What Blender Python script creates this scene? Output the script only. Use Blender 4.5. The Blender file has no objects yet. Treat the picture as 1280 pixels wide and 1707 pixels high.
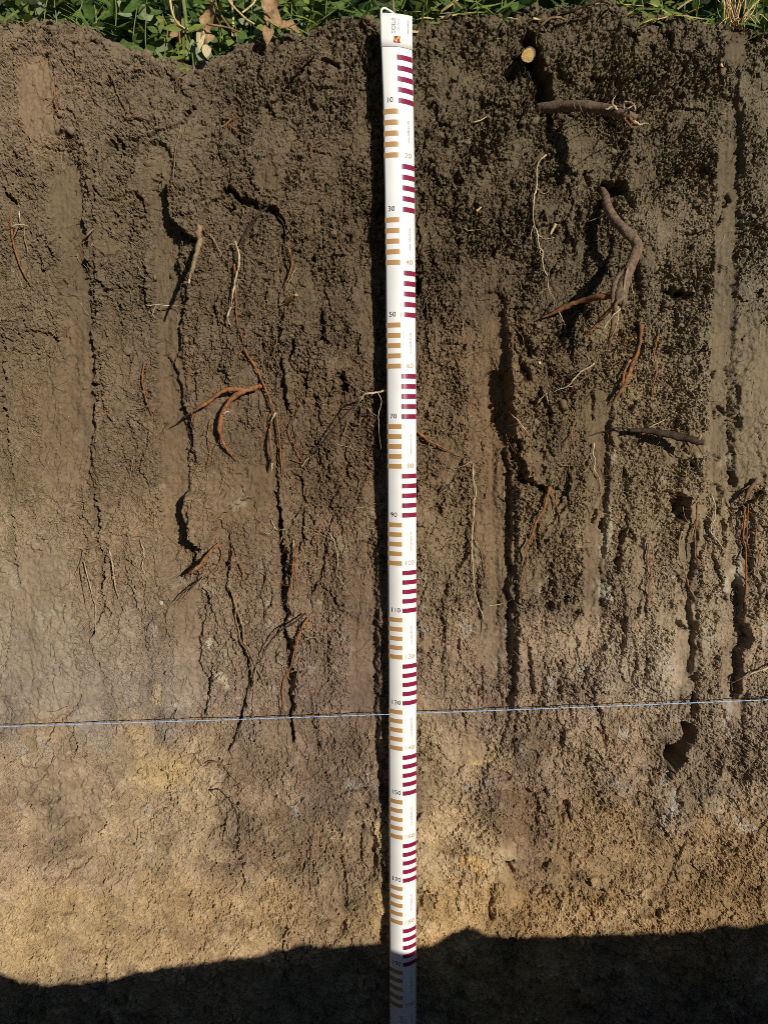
import bpy, math, random
import numpy as np
from mathutils import Vector, Matrix, Euler

random.seed(7)
rng = np.random.default_rng(11)
sc = bpy.context.scene
COL = sc.collection

# ------------------------------------------------------------------ camera, sky, sun, exposure
F_PX, PITCH, CW, CH = 1290.0, math.radians(7.15), 1280.0, 1707.0
CAM = (0.0, -1.623, -0.692)
cam_d = bpy.data.cameras.new('camera')
cam_d.sensor_fit = 'VERTICAL'
cam_d.sensor_height = 24.0
cam_d.lens = 24.0 * F_PX / CH
cam_d.clip_start, cam_d.clip_end = 0.02, 400
cam = bpy.data.objects.new('camera', cam_d)
cam.location = CAM
cam.rotation_euler = (math.pi / 2 - PITCH, 0, 0)
COL.objects.link(cam)
sc.camera = cam

SUN = Vector((0.56, -1.0, 0.29)).normalized()
sun_el = math.asin(SUN.z)
sun_az = math.atan2(SUN.x, SUN.y)
world = bpy.data.worlds.new('World')
sc.world = world
world.use_nodes = True
wn, wl = world.node_tree.nodes, world.node_tree.links
bg = wn['Background']
sky = wn.new('ShaderNodeTexSky')
sky.sky_type = 'NISHITA'
sky.sun_disc = False
sky.sun_elevation = sun_el
sky.sun_rotation = sun_az
sky.air_density, sky.dust_density, sky.ozone_density = 1.0, 0.0, 2.5
wl.new(sky.outputs[0], bg.inputs[0])
bg.inputs[1].default_value = 0.06
sd = bpy.data.lights.new('sun', 'SUN')
sd.energy = 5.0
sd.angle = math.radians(0.5)
sd.color = (1.0, 0.93, 0.82)
sun = bpy.data.objects.new('sun', sd)
sun.rotation_euler = (-SUN).to_track_quat('-Z', 'Y').to_euler()
sun.location = (3, -5, 3)
COL.objects.link(sun)
sc.view_settings.view_transform = 'Standard'
sc.view_settings.look = 'None'
sc.view_settings.exposure = 0.0
sc.view_settings.gamma = 1.0
sc.view_settings.use_curve_mapping = False
sc.cycles.max_bounces = 6
sc.cycles.use_denoising = False
sc.cycles.filter_width = 0.85

# ------------------------------------------------------------------ photo grid <-> wall plane
cp, sp = math.cos(PITCH), math.sin(PITCH)

def ray(u, v):
    a, b = (u - CW / 2) / F_PX, (v - CH / 2) / F_PX
    return Vector((a, cp - b * sp, -sp - b * cp))

def at(u, v, d=0.0):
    """world point at frame position u, v lying d metres in front of the wall plane y = 0"""
    r = ray(u, v)
    t = (-d - CAM[1]) / r.y
    return Vector(CAM) + r * t

def to_uv(x, z, y=0.0):
    dx, dy, dz = x - CAM[0], y - CAM[1], z - CAM[2]
    f = dy * cp - dz * sp
    up = dy * sp + dz * cp
    return CW / 2 + F_PX * dx / f, CH / 2 - F_PX * up / f

# ------------------------------------------------------------------ noise
def _tab(seed):
    r = np.random.default_rng(seed)
    return r.permutation(4096), r

def perlin(x, y, seed=0):
    P, r = _tab(seed)
    ang = r.random(4096) * 2 * math.pi
    gx, gy = np.cos(ang).astype(np.float32), np.sin(ang).astype(np.float32)
    xi, yi = np.floor(x).astype(np.int64), np.floor(y).astype(np.int64)
    xf, yf = (x - xi).astype(np.float32), (y - yi).astype(np.float32)
    def g(i, j, fx, fy):
        k = P[(P[(xi + i) & 4095] + yi + j) & 4095]
        return gx[k] * fx + gy[k] * fy
    u = xf * xf * xf * (xf * (xf * 6 - 15) + 10)
    v = yf * yf * yf * (yf * (yf * 6 - 15) + 10)
    a = g(0, 0, xf, yf); b = g(1, 0, xf - 1, yf)
    c = g(0, 1, xf, yf - 1); d = g(1, 1, xf - 1, yf - 1)
    return 1.5 * ((a + (b - a) * u) * (1 - v) + (c + (d - c) * u) * v)

def fbm(x, y, seed, octv=4, gain=0.5):
    s, a, t = 0, 1.0, 0
    for o in range(octv):
        s = s + a * perlin(x * 2 ** o + 17.3 * o, y * 2 ** o - 9.1 * o, seed + o)
        t += a; a *= gain
    return s / t

def worley(x, y, seed):
    """F1, F2 and a random value per cell"""
    P, r = _tab(seed)
    jx, jy, jv = (r.random(4096).astype(np.float32) for _ in range(3))
    xi, yi = np.floor(x).astype(np.int64), np.floor(y).astype(np.int64)
    xf, yf = (x - xi).astype(np.float32), (y - yi).astype(np.float32)
    f1 = np.full(x.shape, 9, np.float32); f2 = f1.copy(); cv = np.zeros(x.shape, np.float32)
    for i in (-1, 0, 1):
        for j in (-1, 0, 1):
            k = P[(P[(xi + i) & 4095] + yi + j) & 4095]
            d = np.hypot(i + jx[k] - xf, j + jy[k] - yf)
            nearer = d < f1
            f2 = np.where(nearer, f1, np.minimum(f2, d))
            cv = np.where(nearer, jv[k], cv)
            f1 = np.where(nearer, d, f1)
    return f1, f2, cv

def plates(x, y, seed):
    """broken-off plates: each cell its own level and tilt, with sharp edges between; also the edge distance"""
    P, r = _tab(seed)
    jx, jy, jv, ja, jm = (r.random(4096).astype(np.float32) for _ in range(5))
    ta, tb_ = np.cos(ja * 6.2832) * jm, np.sin(ja * 6.2832) * jm
    xi, yi = np.floor(x).astype(np.int64), np.floor(y).astype(np.int64)
    xf, yf = (x - xi).astype(np.float32), (y - yi).astype(np.float32)
    f1 = np.full(x.shape, 9, np.float32); f2 = f1.copy(); lv = np.zeros(x.shape, np.float32)
    for i in (-1, 0, 1):
        for j in (-1, 0, 1):
            k = P[(P[(xi + i) & 4095] + yi + j) & 4095]
            dx, dy = xf - i - jx[k], yf - j - jy[k]
            d = np.hypot(dx, dy)
            nearer = d < f1
            f2 = np.where(nearer, f1, np.minimum(f2, d))
            lv = np.where(nearer, jv[k] - 0.5 + 0.9 * (dx * ta[k] + dy * tb_[k]), lv)
            f1 = np.where(nearer, d, f1)
    return lv, f2 - f1

def smooth(a, b, t):
    t = np.clip((t - a) / (b - a), 0, 1)
    return t * t * (3 - 2 * t)

def idw(pts, U, V, p=3.0, sx=1.0, sy=1.35):
    """smooth blend of values given at control points, on a coarse grid, then enlarged"""
    cu = np.linspace(-500, 1780, 115); cv = np.linspace(-220, 2000, 112)
    A, B = np.meshgrid(cu, cv)
    num, den = 0, 0
    for q in pts:
        val = np.array(q[2], dtype=float)
        w = 1.0 / (((A - q[0]) / 100 * sx) ** 2 + ((B - q[1]) / 100 * sy) ** 2 + 0.12) ** p
        num = num + w[..., None] * np.atleast_1d(val); den = den + w
    G = num / den[..., None]
    fu = np.clip((U - cu[0]) / (cu[1] - cu[0]), 0, 113.999)
    fv = np.clip((V - cv[0]) / (cv[1] - cv[0]), 0, 110.999)
    iu, iv = fu.astype(int), fv.astype(int)
    iu = np.minimum(iu, 113); iv = np.minimum(iv, 110)
    a, b = (fu - iu)[..., None], (fv - iv)[..., None]
    return (G[iv, iu] * (1 - a) + G[iv, iu + 1] * a) * (1 - b) + (G[iv + 1, iu] * (1 - a) + G[iv + 1, iu + 1] * a) * b

def srgb(c):
    c = np.asarray(c, dtype=float) / 255
    return np.where(c <= 0.04045, c / 12.92, ((c + 0.055) / 1.055) ** 2.4)

# ------------------------------------------------------------------ materials
def new_mat(name, color=(0.5, 0.5, 0.5), rough=0.8, spec=0.3):
    m = bpy.data.materials.new(name); m.use_nodes = True
    b = m.node_tree.nodes['Principled BSDF']
    b.inputs['Base Color'].default_value = (*color, 1)
    b.inputs['Roughness'].default_value = rough
    b.inputs['Specular IOR Level'].default_value = spec
    return m

def noisy_mat(name, c1, c2, scale, rough=0.8, spec=0.25, bump=0.0, bscale=None, stretch=(1, 1, 1), coords='Object', detail=5):
    m = new_mat(name, c1, rough, spec)
    n, l = m.node_tree.nodes, m.node_tree.links
    b = n['Principled BSDF']
    tc = n.new('ShaderNodeTexCoord'); mp = n.new('ShaderNodeMapping')
    mp.inputs['Scale'].default_value = stretch
    l.new(tc.outputs[coords], mp.inputs[0])
    t = n.new('ShaderNodeTexNoise'); t.inputs['Scale'].default_value = scale; t.inputs['Detail'].default_value = detail
    l.new(mp.outputs[0], t.inputs[0])
    r = n.new('ShaderNodeValToRGB')
    r.color_ramp.elements[0].position = 0.32; r.color_ramp.elements[0].color = (*c1, 1)
    r.color_ramp.elements[1].position = 0.68; r.color_ramp.elements[1].color = (*c2, 1)
    l.new(t.outputs[0], r.inputs[0]); l.new(r.outputs[0], b.inputs['Base Color'])
    if bump:
        t2 = n.new('ShaderNodeTexNoise'); t2.inputs['Scale'].default_value = bscale or scale * 3; t2.inputs['Detail'].default_value = 4
        l.new(mp.outputs[0], t2.inputs[0])
        bp = n.new('ShaderNodeBump'); bp.inputs['Strength'].default_value = 1.0; bp.inputs['Distance'].default_value = bump
        l.new(t2.outputs[0], bp.inputs['Height']); l.new(bp.outputs[0], b.inputs['Normal'])
    return m

def soil_material():
    m = new_mat('soil', (0.15, 0.11, 0.07), 0.92, 0.18)
    n, l = m.node_tree.nodes, m.node_tree.links
    b = n['Principled BSDF']
    at_ = n.new('ShaderNodeAttribute'); at_.attribute_name = 'soil_colour'
    geo = n.new('ShaderNodeNewGeometry')
    t = n.new('ShaderNodeTexNoise'); t.inputs['Scale'].default_value = 95; t.inputs['Detail'].default_value = 7; t.inputs['Roughness'].default_value = 0.65
    l.new(geo.outputs['Position'], t.inputs[0])
    mr = n.new('ShaderNodeMapRange'); mr.inputs[1].default_value = 0.3; mr.inputs[2].default_value = 0.7; mr.inputs[3].default_value = 0.78; mr.inputs[4].default_value = 1.22
    l.new(t.outputs[0], mr.inputs[0])
    mx = n.new('ShaderNodeMix'); mx.data_type = 'RGBA'; mx.blend_type = 'MULTIPLY'; mx.inputs[0].default_value = 1
    l.new(at_.outputs['Color'], mx.inputs[6]); l.new(mr.outputs[0], mx.inputs[7])
    # sparse pale specks (sand, lime, chopped straw)
    v = n.new('ShaderNodeTexVoronoi'); v.inputs['Scale'].default_value = 170
    l.new(geo.outputs['Position'], v.inputs[0])
    lt = n.new('ShaderNodeMath'); lt.operation = 'LESS_THAN'; lt.inputs[1].default_value = 0.14
    l.new(v.outputs['Distance'], lt.inputs[0])
    sep = n.new('ShaderNodeSeparateColor'); l.new(v.outputs['Color'], sep.inputs[0])
    gt = n.new('ShaderNodeMath'); gt.operation = 'GREATER_THAN'; gt.inputs[1].default_value = 0.93
    l.new(sep.outputs[0], gt.inputs[0])
    mu = n.new('ShaderNodeMath'); mu.operation = 'MULTIPLY'; l.new(lt.outputs[0], mu.inputs[0]); l.new(gt.outputs[0], mu.inputs[1])
    mx2 = n.new('ShaderNodeMix'); mx2.data_type = 'RGBA'; mx2.inputs[7].default_value = (0.42, 0.34, 0.22, 1)
    l.new(mu.outputs[0], mx2.inputs[0]); l.new(mx.outputs[2], mx2.inputs[6])
    l.new(mx2.outputs[2], b.inputs['Base Color'])
    b1 = n.new('ShaderNodeTexNoise'); b1.inputs['Scale'].default_value = 420; b1.inputs['Detail'].default_value = 5; b1.inputs['Roughness'].default_value = 0.7
    l.new(geo.outputs['Position'], b1.inputs[0])
    bp = n.new('ShaderNodeBump'); bp.inputs['Strength'].default_value = 0.9; bp.inputs['Distance'].default_value = 0.0022
    l.new(b1.outputs[0], bp.inputs['Height']); l.new(bp.outputs[0], b.inputs['Normal'])
    return m

M_SOIL = soil_material()

# ------------------------------------------------------------------ object helpers
def link(name, me, mat=None, parent=None):
    o = bpy.data.objects.new(name, me)
    COL.objects.link(o)
    if mat is not None and me is not None and len(me.materials) == 0:
        me.materials.append(mat)
    if parent is not None:
        o.parent = parent
    return o

def tag(o, label=None, cat=None, group=None, kind=None):
    if label: o['label'] = label
    if cat: o['category'] = cat
    if group: o['group'] = group
    if kind: o['kind'] = kind
    return o

def fast_mesh(name, verts, quads=None, tris=None, smooth_shade=True):
    me = bpy.data.meshes.new(name)
    verts = np.asarray(verts, np.float32).reshape(-1, 3)
    idx, starts = [], []
    off = 0
    nf = 0
    if quads is not None and len(quads):
        q = np.asarray(quads, np.int32).reshape(-1, 4); idx.append(q.ravel()); starts.append(np.arange(len(q)) * 4); off = q.size; nf += len(q)
    if tris is not None and len(tris):
        t = np.asarray(tris, np.int32).reshape(-1, 3); idx.append(t.ravel()); starts.append(off + np.arange(len(t)) * 3); nf += len(t)
    idx = np.concatenate(idx).astype(np.int32); starts = np.concatenate(starts).astype(np.int32)
    me.vertices.add(len(verts)); me.vertices.foreach_set('co', verts.ravel())
    me.loops.add(len(idx)); me.loops.foreach_set('vertex_index', idx)
    me.polygons.add(nf); me.polygons.foreach_set('loop_start', starts)
    if smooth_shade:
        me.polygons.foreach_set('use_smooth', np.ones(nf, bool))
    me.update(calc_edges=True)
    return me

def set_colour(me, rgb):
    a = me.attributes.new('soil_colour', 'FLOAT_COLOR', 'POINT')
    c = np.ones((len(rgb), 4), np.float32); c[:, :3] = rgb
    a.data.foreach_set('color', c.ravel())

def grid_quads(nr, nc):
    i = np.arange(nr * nc).reshape(nr, nc)
    return np.stack([i[:-1, :-1], i[:-1, 1:], i[1:, 1:], i[1:, :-1]], -1).reshape(-1, 4)

# ------------------------------------------------------------------ soil colour and crumbliness by place (as the soil itself is)
SOIL = [(50,150,(124,103,78)),(250,150,(112,96,72)),(450,150,(104,88,66)),(800,150,(99,85,62)),(1100,150,(101,87,64)),(1240,150,(106,93,70)),
 (100,400,(112,95,70)),(200,450,(108,92,68)),(400,450,(104,87,64)),(560,450,(100,83,60)),(760,450,(96,80,58)),(950,450,(98,84,62)),(1120,430,(116,101,76)),(1240,450,(112,99,76)),
 (100,650,(118,98,72)),(300,650,(112,92,68)),(420,600,(110,92,68)),(560,700,(106,85,61)),(760,680,(105,85,61)),(830,700,(112,90,64)),(950,700,(100,84,60)),(1080,700,(114,97,71)),(1230,680,(115,100,76)),
 (60,950,(140,120,90)),(200,950,(138,115,84)),(300,950,(130,108,78)),(420,900,(125,102,75)),(560,950,(122,99,72)),(760,950,(118,98,70)),(900,950,(108,90,64)),(1080,950,(124,105,77)),(1230,950,(129,111,83)),
 (100,1120,(148,128,96)),(260,1130,(150,128,96)),(420,1120,(140,116,84)),(580,1120,(128,104,75)),(760,1120,(130,107,76)),(950,1120,(138,116,84)),(1080,1100,(148,128,94)),(1230,1130,(134,113,81)),
 (100,1280,(156,130,90)),(280,1290,(172,144,96)),(430,1300,(142,116,80)),(580,1300,(124,100,70)),(740,1280,(152,126,84)),(860,1300,(128,104,72)),(1000,1280,(140,115,78)),(1200,1280,(132,110,76)),
 (100,1450,(160,132,90)),(250,1400,(166,138,92)),(450,1420,(134,108,72)),(560,1450,(138,112,74)),(760,1400,(166,138,90)),(740,1540,(166,133,80)),(860,1380,(124,98,64)),(1000,1430,(145,116,72)),(1200,1420,(140,112,70)),
 (100,1560,(178,146,92)),(400,1530,(168,136,86)),(900,1530,(150,118,70)),(1200,1520,(140,110,66)),
 (100,1700,(150,124,82)),(600,1700,(140,116,78)),(1200,1700,(130,106,72)),(640,-20,(98,84,62)),(100,-20,(112,95,72)),(1200,-20,(98,85,64))]
SOIL = [(u, v, tuple(k * (1.09 if u > 700 and 600 < v < 1250 else 1.07 if u > 700 and v > 1240 else 1.0) for k in c)) for u, v, c in SOIL]
CRUMB = [(50,60,.6),(60,160,.12),(200,110,.55),(300,150,.35),(450,130,.65),(580,130,.75),(60,300,.55),(110,330,.15),(200,330,.75),(390,230,.6),(380,320,.6),(560,300,.7),
 (40,520,.4),(40,700,.2),(200,450,.6),(210,600,.4),(220,750,.3),(390,420,.6),(560,430,.75),(560,600,.65),(420,560,.5),(400,720,.35),(400,830,.2),(560,780,.6),
 (760,150,1.0),(950,120,1.1),(1100,130,1.1),(1170,300,.8),(1250,250,.6),(760,400,.9),(900,400,.9),(1120,380,.9),(1120,600,.95),(1240,600,.25),(1240,750,.3),(760,650,.75),(920,650,.9),(1080,650,.8),
 (50,950,.15),(230,900,.3),(380,1000,.4),(420,900,.3),(560,950,.55),(760,900,.6),(900,850,.85),(910,1000,.7),(1070,850,.65),(1080,1000,.55),(1200,950,.55),(1260,1050,.75),
 (60,1120,.12),(230,1100,.25),(400,1130,.35),(560,1120,.4),(740,1120,.45),(900,1130,.55),(1050,1130,.45),(1230,1150,.5),
 (60,1300,.15),(300,1300,.3),(500,1320,.4),(740,1300,.4),(900,1300,.6),(1100,1300,.55),(1230,1300,.6),
 (80,1500,.25),(300,1500,.3),(520,1500,.4),(760,1500,.4),(1000,1480,.55),(1230,1480,.5),(640,1700,.35),(100,1700,.3),(1200,1700,.4),(900,0,1.2),(1150,20,1.2),(500,60,.85)]

ALB = np.array((1.22, 1.27, 1.30))   # photograph value -> base colour

def soil_rgb(U, V, x, z):
    c = srgb(idw(SOIL, U + 60 * fbm(x * 6, z * 6, 301, 3), V + 130 * fbm(x * 7, z * 3, 302, 4), 3.0) * np.array((0.958, 0.958, 0.985)))
    m = fbm(x * 9, z * 9, 310, 4)
    depth = smooth(800, 1250, V)
    k = 1 + (0.16 + 0.20 * depth) * m
    # ochre mottles deep down, grey lime blotches on the right
    och = smooth(0.13, 0.25, fbm(x * 8 + 5, z * 8, 320, 5, 0.6)) * smooth(1040, 1480, V + 120 * fbm(x * 5, z * 3, 321, 3))
    lim = smooth(0.25, 0.5, fbm(x * 18 + 3, z * 11, 330, 4, 0.6)) * smooth(560, 900, V) * (1 - smooth(1300, 1500, V)) * (0.45 + 0.35 * smooth(860, 1000, U) + 0.2 * smooth(940, 1060, V))
    hum = smooth(0.12, 0.28, fbm(x * 9 - 4, z * 6, 340, 5, 0.6)) * smooth(1000, 1300, V)
    c = c * k[..., None]
    c = c * (1 - och[..., None] * 0.32) + och[..., None] * 0.32 * srgb((186, 156, 108))
    c = c * (1 - lim[..., None]) + lim[..., None] * srgb((160, 146, 120))
    c = c * (1 - 0.22 * hum[..., None])
    return np.clip(c * ALB * 0.95 * (1.0 + (1 - depth)[..., None] * np.array((-0.035, -0.02, 0.015))) * (1 + depth[..., None] * np.array((-0.11, -0.05, 0.25))), 0.01, 0.6)

# ------------------------------------------------------------------ the soil face: one sheet of real relief
STEP = 0.0020
xs_f = np.arange(-0.85, 0.8501, STEP)
out = 0.85 + np.cumsum(np.linspace(0.0025, 0.028, 62))
xs = np.concatenate([-out[::-1], xs_f, out])
RIM_PX = [(-600,30),(-200,20),(-60,30),(0,27),(40,22),(100,22),(125,34),(150,40),(185,58),(215,74),(245,86),(280,96),(310,99),(335,95),(362,84),(395,66),(430,56),(470,50),(505,47),(530,28),(560,22),(600,16),(628,24),(645,42),(690,40),(706,20),(740,12),(800,10),(850,14),(885,6),(930,-4),(980,-8),(1020,-4),(1060,6),(1100,14),(1150,14),(1185,28),(1215,36),(1250,40),(1290,36),(1400,20),(1900,20)]
rx = np.array([at(u, v).x for u, v in RIM_PX]); rz = np.array([at(u, v).z for u, v in RIM_PX])
zrim = np.interp(xs, rx, rz) + 0.007 * perlin(xs * 26, xs * 0 + 3.3, 41) + 0.004 * perlin(xs * 70, xs * 0 + 1.3, 42)
ZBOT = -2.33
NR = 1200
s = np.linspace(0, 1, NR)
X = np.repeat(xs[None, :], NR, 0).astype(np.float64)
Z = ZBOT + s[:, None] * (zrim[None, :] - ZBOT)
U, V = to_uv(X, Z)

C = np.clip(idw(CRUMB, U, V, 2.5)[..., 0] + 0.10 * (1 - smooth(560, 700, U)), 0, 1.3)
C = C * (1 - 0.20 * smooth(350, 700, V) * smooth(660, 740, U))
H = np.zeros_like(X)
SM = np.zeros_like(X)          # smear: wiped smooth by the spade
TINT = np.zeros_like(X)

def sub(pts, pad):
    pu = [p[0] for p in pts]; pv = [p[1] for p in pts]
    m = (U > min(pu) - pad) & (U < max(pu) + pad) & (V > min(pv) - pad) & (V < max(pv) + pad)
    r = np.where(m.any(1))[0]; c = np.where(m.any(0))[0]
    if len(r) == 0 or len(c) == 0:
        return None
    return np.s_[r[0]:r[-1] + 1, c[0]:c[-1] + 1]

def poly_dist(pts, u, v):
    """distance to a polyline, side (+ = right of a line drawn downward), param 0..1"""
    best = np.full(u.shape, 1e9); side = np.zeros(u.shape); par = np.zeros(u.shape)
    L = [0]
    for a, b in zip(pts[:-1], pts[1:]):
        L.append(L[-1] + math.hypot(b[0] - a[0], b[1] - a[1]))
    for k, (a, b) in enumerate(zip(pts[:-1], pts[1:])):
        dx, dy = b[0] - a[0], b[1] - a[1]
        l2 = dx * dx + dy * dy
        t = np.clip(((u - a[0]) * dx + (v - a[1]) * dy) / l2, 0, 1)
        qx, qy = u - a[0] - t * dx, v - a[1] - t * dy
        d = np.hypot(qx, qy)
        n = d < best
        best = np.where(n, d, best)
        side = np.where(n, np.sign(qx * dy - qy * dx), side)
        par = np.where(n, (L[k] + t * (L[k + 1] - L[k])) / L[-1], par)
    return best, side, par

def warp(sl, amp, scale, seed):
    x, z = X[sl], Z[sl]
    return U[sl] + amp * fbm(x * scale, z * scale, seed, 3), V[sl] + amp * fbm(x * scale, z * scale, seed + 50, 3)

_seed = [900]
def nseed():
    _seed[0] += 7
    return _seed[0]

def groove(pts, w, depth, smear=1.0, edge=9, jag=5):
    edge = edge * 0.6
    sl = sub(pts, w + 50)
    if sl is None: return
    u, v = warp(sl, jag, 45, nseed())
    u2, v2 = warp(sl, 5, 130, nseed())
    u, v = u + u2 - U[sl], v + v2 - V[sl]
    d, sd_, par = poly_dist(pts, u, v)
    k = 1 - smooth(w / 2 - edge / 2, w / 2 + edge, d)
    fl = 0.6 + 0.4 * np.sqrt(np.clip(1 - (d / (w / 2 + edge)) ** 2, 0, 1))
    H[sl] -= depth * k * fl
    fade = (0.25 + 0.75 * smooth(0.0, 0.10, par)) * (1 - 0.8 * smooth(0.82, 1.0, par))
    SM[sl] = np.maximum(SM[sl], smear * k * fade * (0.80 + 0.35 * fbm(X[sl] * 22, Z[sl] * 10, nseed(), 3)))

def stepr(pts, A, R=60, jag=9, soft=2.5, taper=True):
    """ground right of the line stands proud by A and falls back over R"""
    sl = sub(pts, R * 2.2 + 30)
    if sl is None: return
    u, v = warp(sl, jag * 1.7, 22, nseed())
    u2, v2 = warp(sl, 3.2, 190, nseed())
    u, v = u + u2 - U[sl], v + v2 - V[sl]
    d, sd_, par = poly_dist(pts, u, v)
    s_ = d * sd_
    k = smooth(-soft, soft, s_) * np.exp(-np.clip(s_, 0, None) / R)
    endf = 1.0
    if taper:
        endf = smooth(0.0, 0.10, par) * (1 - smooth(0.90, 1.0, par))
    H[sl] += A * k * endf

def crack(pts, w, depth, jag=5, soft=0.7):
    sl = sub(pts, w * 2 + 30)
    if sl is None: return
    u, v = warp(sl, jag * 1.3, 60, nseed())
    u2, v2 = warp(sl, 2.2, 190, nseed())
    u, v = u + u2 - U[sl], v + v2 - V[sl]
    d, sd_, par = poly_dist(pts, u, v)
    ww = w * (0.35 + 0.65 * np.sin(np.clip(par, 0.02, 0.98) * math.pi) ** 0.5) * np.clip(0.75 + 1.2 * perlin(X[sl] * 24, Z[sl] * 24, nseed()), 0.2, 1.7)
    k = 1 - smooth(ww * 0.5 * (1 - soft), ww * 0.5 * (1 + soft) + 0.8, d)
    H[sl] -= depth * k

def hole(pts, w, depth, jag=8, soft=4, fine=5):
    if len(pts) == 1:
        pts = [pts[0], (pts[0][0] + 0.5, pts[0][1] + 0.5)]
    sl = sub(pts, w + 40)
    if sl is None: return
    u, v = warp(sl, jag * 1.4, 50, nseed())
    u2, v2 = warp(sl, fine, 150, nseed())
    u, v = u + u2 - U[sl], v + v2 - V[sl]
    d, sd_, par = poly_dist(pts, u, v)
    H[sl] -= depth * (1 - smooth(w * 0.5 - soft, w * 0.5 + 2.5, d))

def lump(u0, v0, ru, rv, A):
    pts = [(u0 - ru, v0 - rv), (u0 + ru, v0 + rv)]
    sl = sub(pts, 20)
    if sl is None: return
    q = ((U[sl] - u0) / ru) ** 2 + ((V[sl] - v0) / rv) ** 2
    H[sl] += A * np.exp(-q * 1.6)

def patch(u0, v0, ru, rv, amt=1.0, jag=14):
    sl = sub([(u0 - ru, v0 - rv), (u0 + ru, v0 + rv)], 30)
    if sl is None: return
    u, v = warp(sl, jag, 22, nseed())
    q = np.hypot((u - u0) / ru, (v - v0) / rv)
    SM[sl] = np.maximum(SM[sl], amt * (1 - smooth(0.6, 1.0, q)))

# -- spade grooves and wiped strips
groove([(55,85),(62,160),(72,245)], 50, .004, .85, 14)
groove([(102,245),(112,330),(122,420),(127,560),(130,700),(132,830)], 50, .013, 1.0, 8, 3)
groove([(95,560),(98,700),(100,850)], 60, .003, .7, 20)
groove([(262,262),(270,320),(280,420),(285,560),(288,700),(292,830),(306,960)], 46, .014, 1.0, 8, 3)
groove([(300,960),(316,1060),(318,1190)], 40, .006, .9, 14)
groove([(603,925),(606,1050),(608,1180),(607,1260)], 46, .009, .95, 10, 3)
groove([(822,505),(826,600),(832,700)], 40, .012, 1.0, 8, 3)
groove([(828,640),(836,760),(838,900),(839,1050),(838,1160)], 42, .022, 1.0, 8, 2)
groove([(800,600),(806,800),(812,1000),(815,1160)], 40, .008, .9, 12)
groove([(1002,665),(996,760),(992,900),(990,1075)], 34, .009, 1.0, 8, 3)
groove([(1190,825),(1163,862),(1148,930),(1143,1000),(1145,1100),(1147,1200)], 33, .013, 1.0, 7, 3)
groove([(1236,35),(1230,70),(1222,110)], 36, .006, 1.4, 8)
groove([(1218,180),(1213,300),(1210,430),(1206,560),(1205,700),(1205,880)], 36, .008, 1.15, 8, 3)
groove([(1236,860),(1222,1000),(1220,1120),(1222,1240)], 36, .011, .8, 9)
groove([(438,262),(452,318)], 32, .005, .9, 9)
groove([(1150,1150),(1150,1320)], 60, .003, .4, 14)
groove([(862,1300),(856,1420),(862,1540)], 40, .003, .6, 14)
patch(1245, 660, 60, 210, .40, 34); patch(400, 800, 70, 110, .5); patch(420, 880, 60, 60, .4)
patch(60, 700, 60, 130, .3); patch(60, 1060, 80, 200, .45); patch(300, 60, 120, 60, .0)
patch(240, 160, 60, 40, .45); patch(1150, 430, 45, 45, .5); patch(960, 600, 50, 26, .6); patch(930, 480, 34, 30, .6)
patch(230, 1130, 90, 90, .3); patch(90, 1180, 110, 60, .35); patch(480, 1220, 60, 50, .4); patch(860, 600, 10, 20, .3)
patch(790, 1240, 30, 50, .5); patch(520, 1010, 30, 60, .3); patch(100, 1330, 90, 80, .45); patch(700, 1340, 30, 60, .4)
for _ in range(46):                                       # trowel smears and flat broken faces
    u0, v0 = (rng.uniform(700, 1270), rng.uniform(120, 1250)) if _ < 32 else (rng.uniform(150, 620), rng.uniform(120, 760))
    a_, b_ = rng.uniform(9, 26), rng.uniform(14, 46)
    patch(u0, v0, a_, b_, rng.uniform(.45, .85), 16)
    lump(u0, v0, a_ * 1.2, b_ * 1.2, rng.uniform(-.006, .008))
# -- ragged steps whose right side stands proud
stepr([(138,250),(146,300),(146,390),(150,430),(158,500),(158,600),(156,700),(153,770),(158,830)], .014, 55, 8)
stepr([(278,300),(284,335),(295,372),(318,398),(340,405)], .045, 60, 7)
stepr([(298,395),(300,450),(316,480),(303,540),(298,600),(306,655),(318,700),(324,760),(318,800)], .018, 55, 10)
stepr([(312,815),(310,850),(316,885),(336,908),(352,914)], .050, 60, 5)
stepr([(470,380),(478,440),(470,500),(462,560),(470,640),(480,700)], .010, 45, 10)
stepr([(466,690),(466,800),(470,900),(474,980)], .010, 40, 4)
stepr([(845,535),(842,560),(848,640),(856,700),(846,750),(853,790),(851,830),(853,900),(851,960),(853,1010),(853,1060),(851,1130)], .024, 55, 7)
stepr([(838,515),(842,545),(862,590),(868,620)], .012, 50, 10)
stepr([(1168,860),(1156,930),(1153,1000),(1155,1060),(1157,1140)], .016, 35, 6)
stepr([(1234,955),(1232,1010),(1238,1060),(1230,1110),(1224,1170)], .03, 45, 7)
stepr([(1232,100),(1235,200),(1228,330)], .010, 40, 8)
stepr([(1020,670),(1014,760),(1008,900),(1006,1060)], .008, 35, 7)
stepr([(628,1000),(630,1100),(632,1250)], .012, 30, 6)
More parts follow.
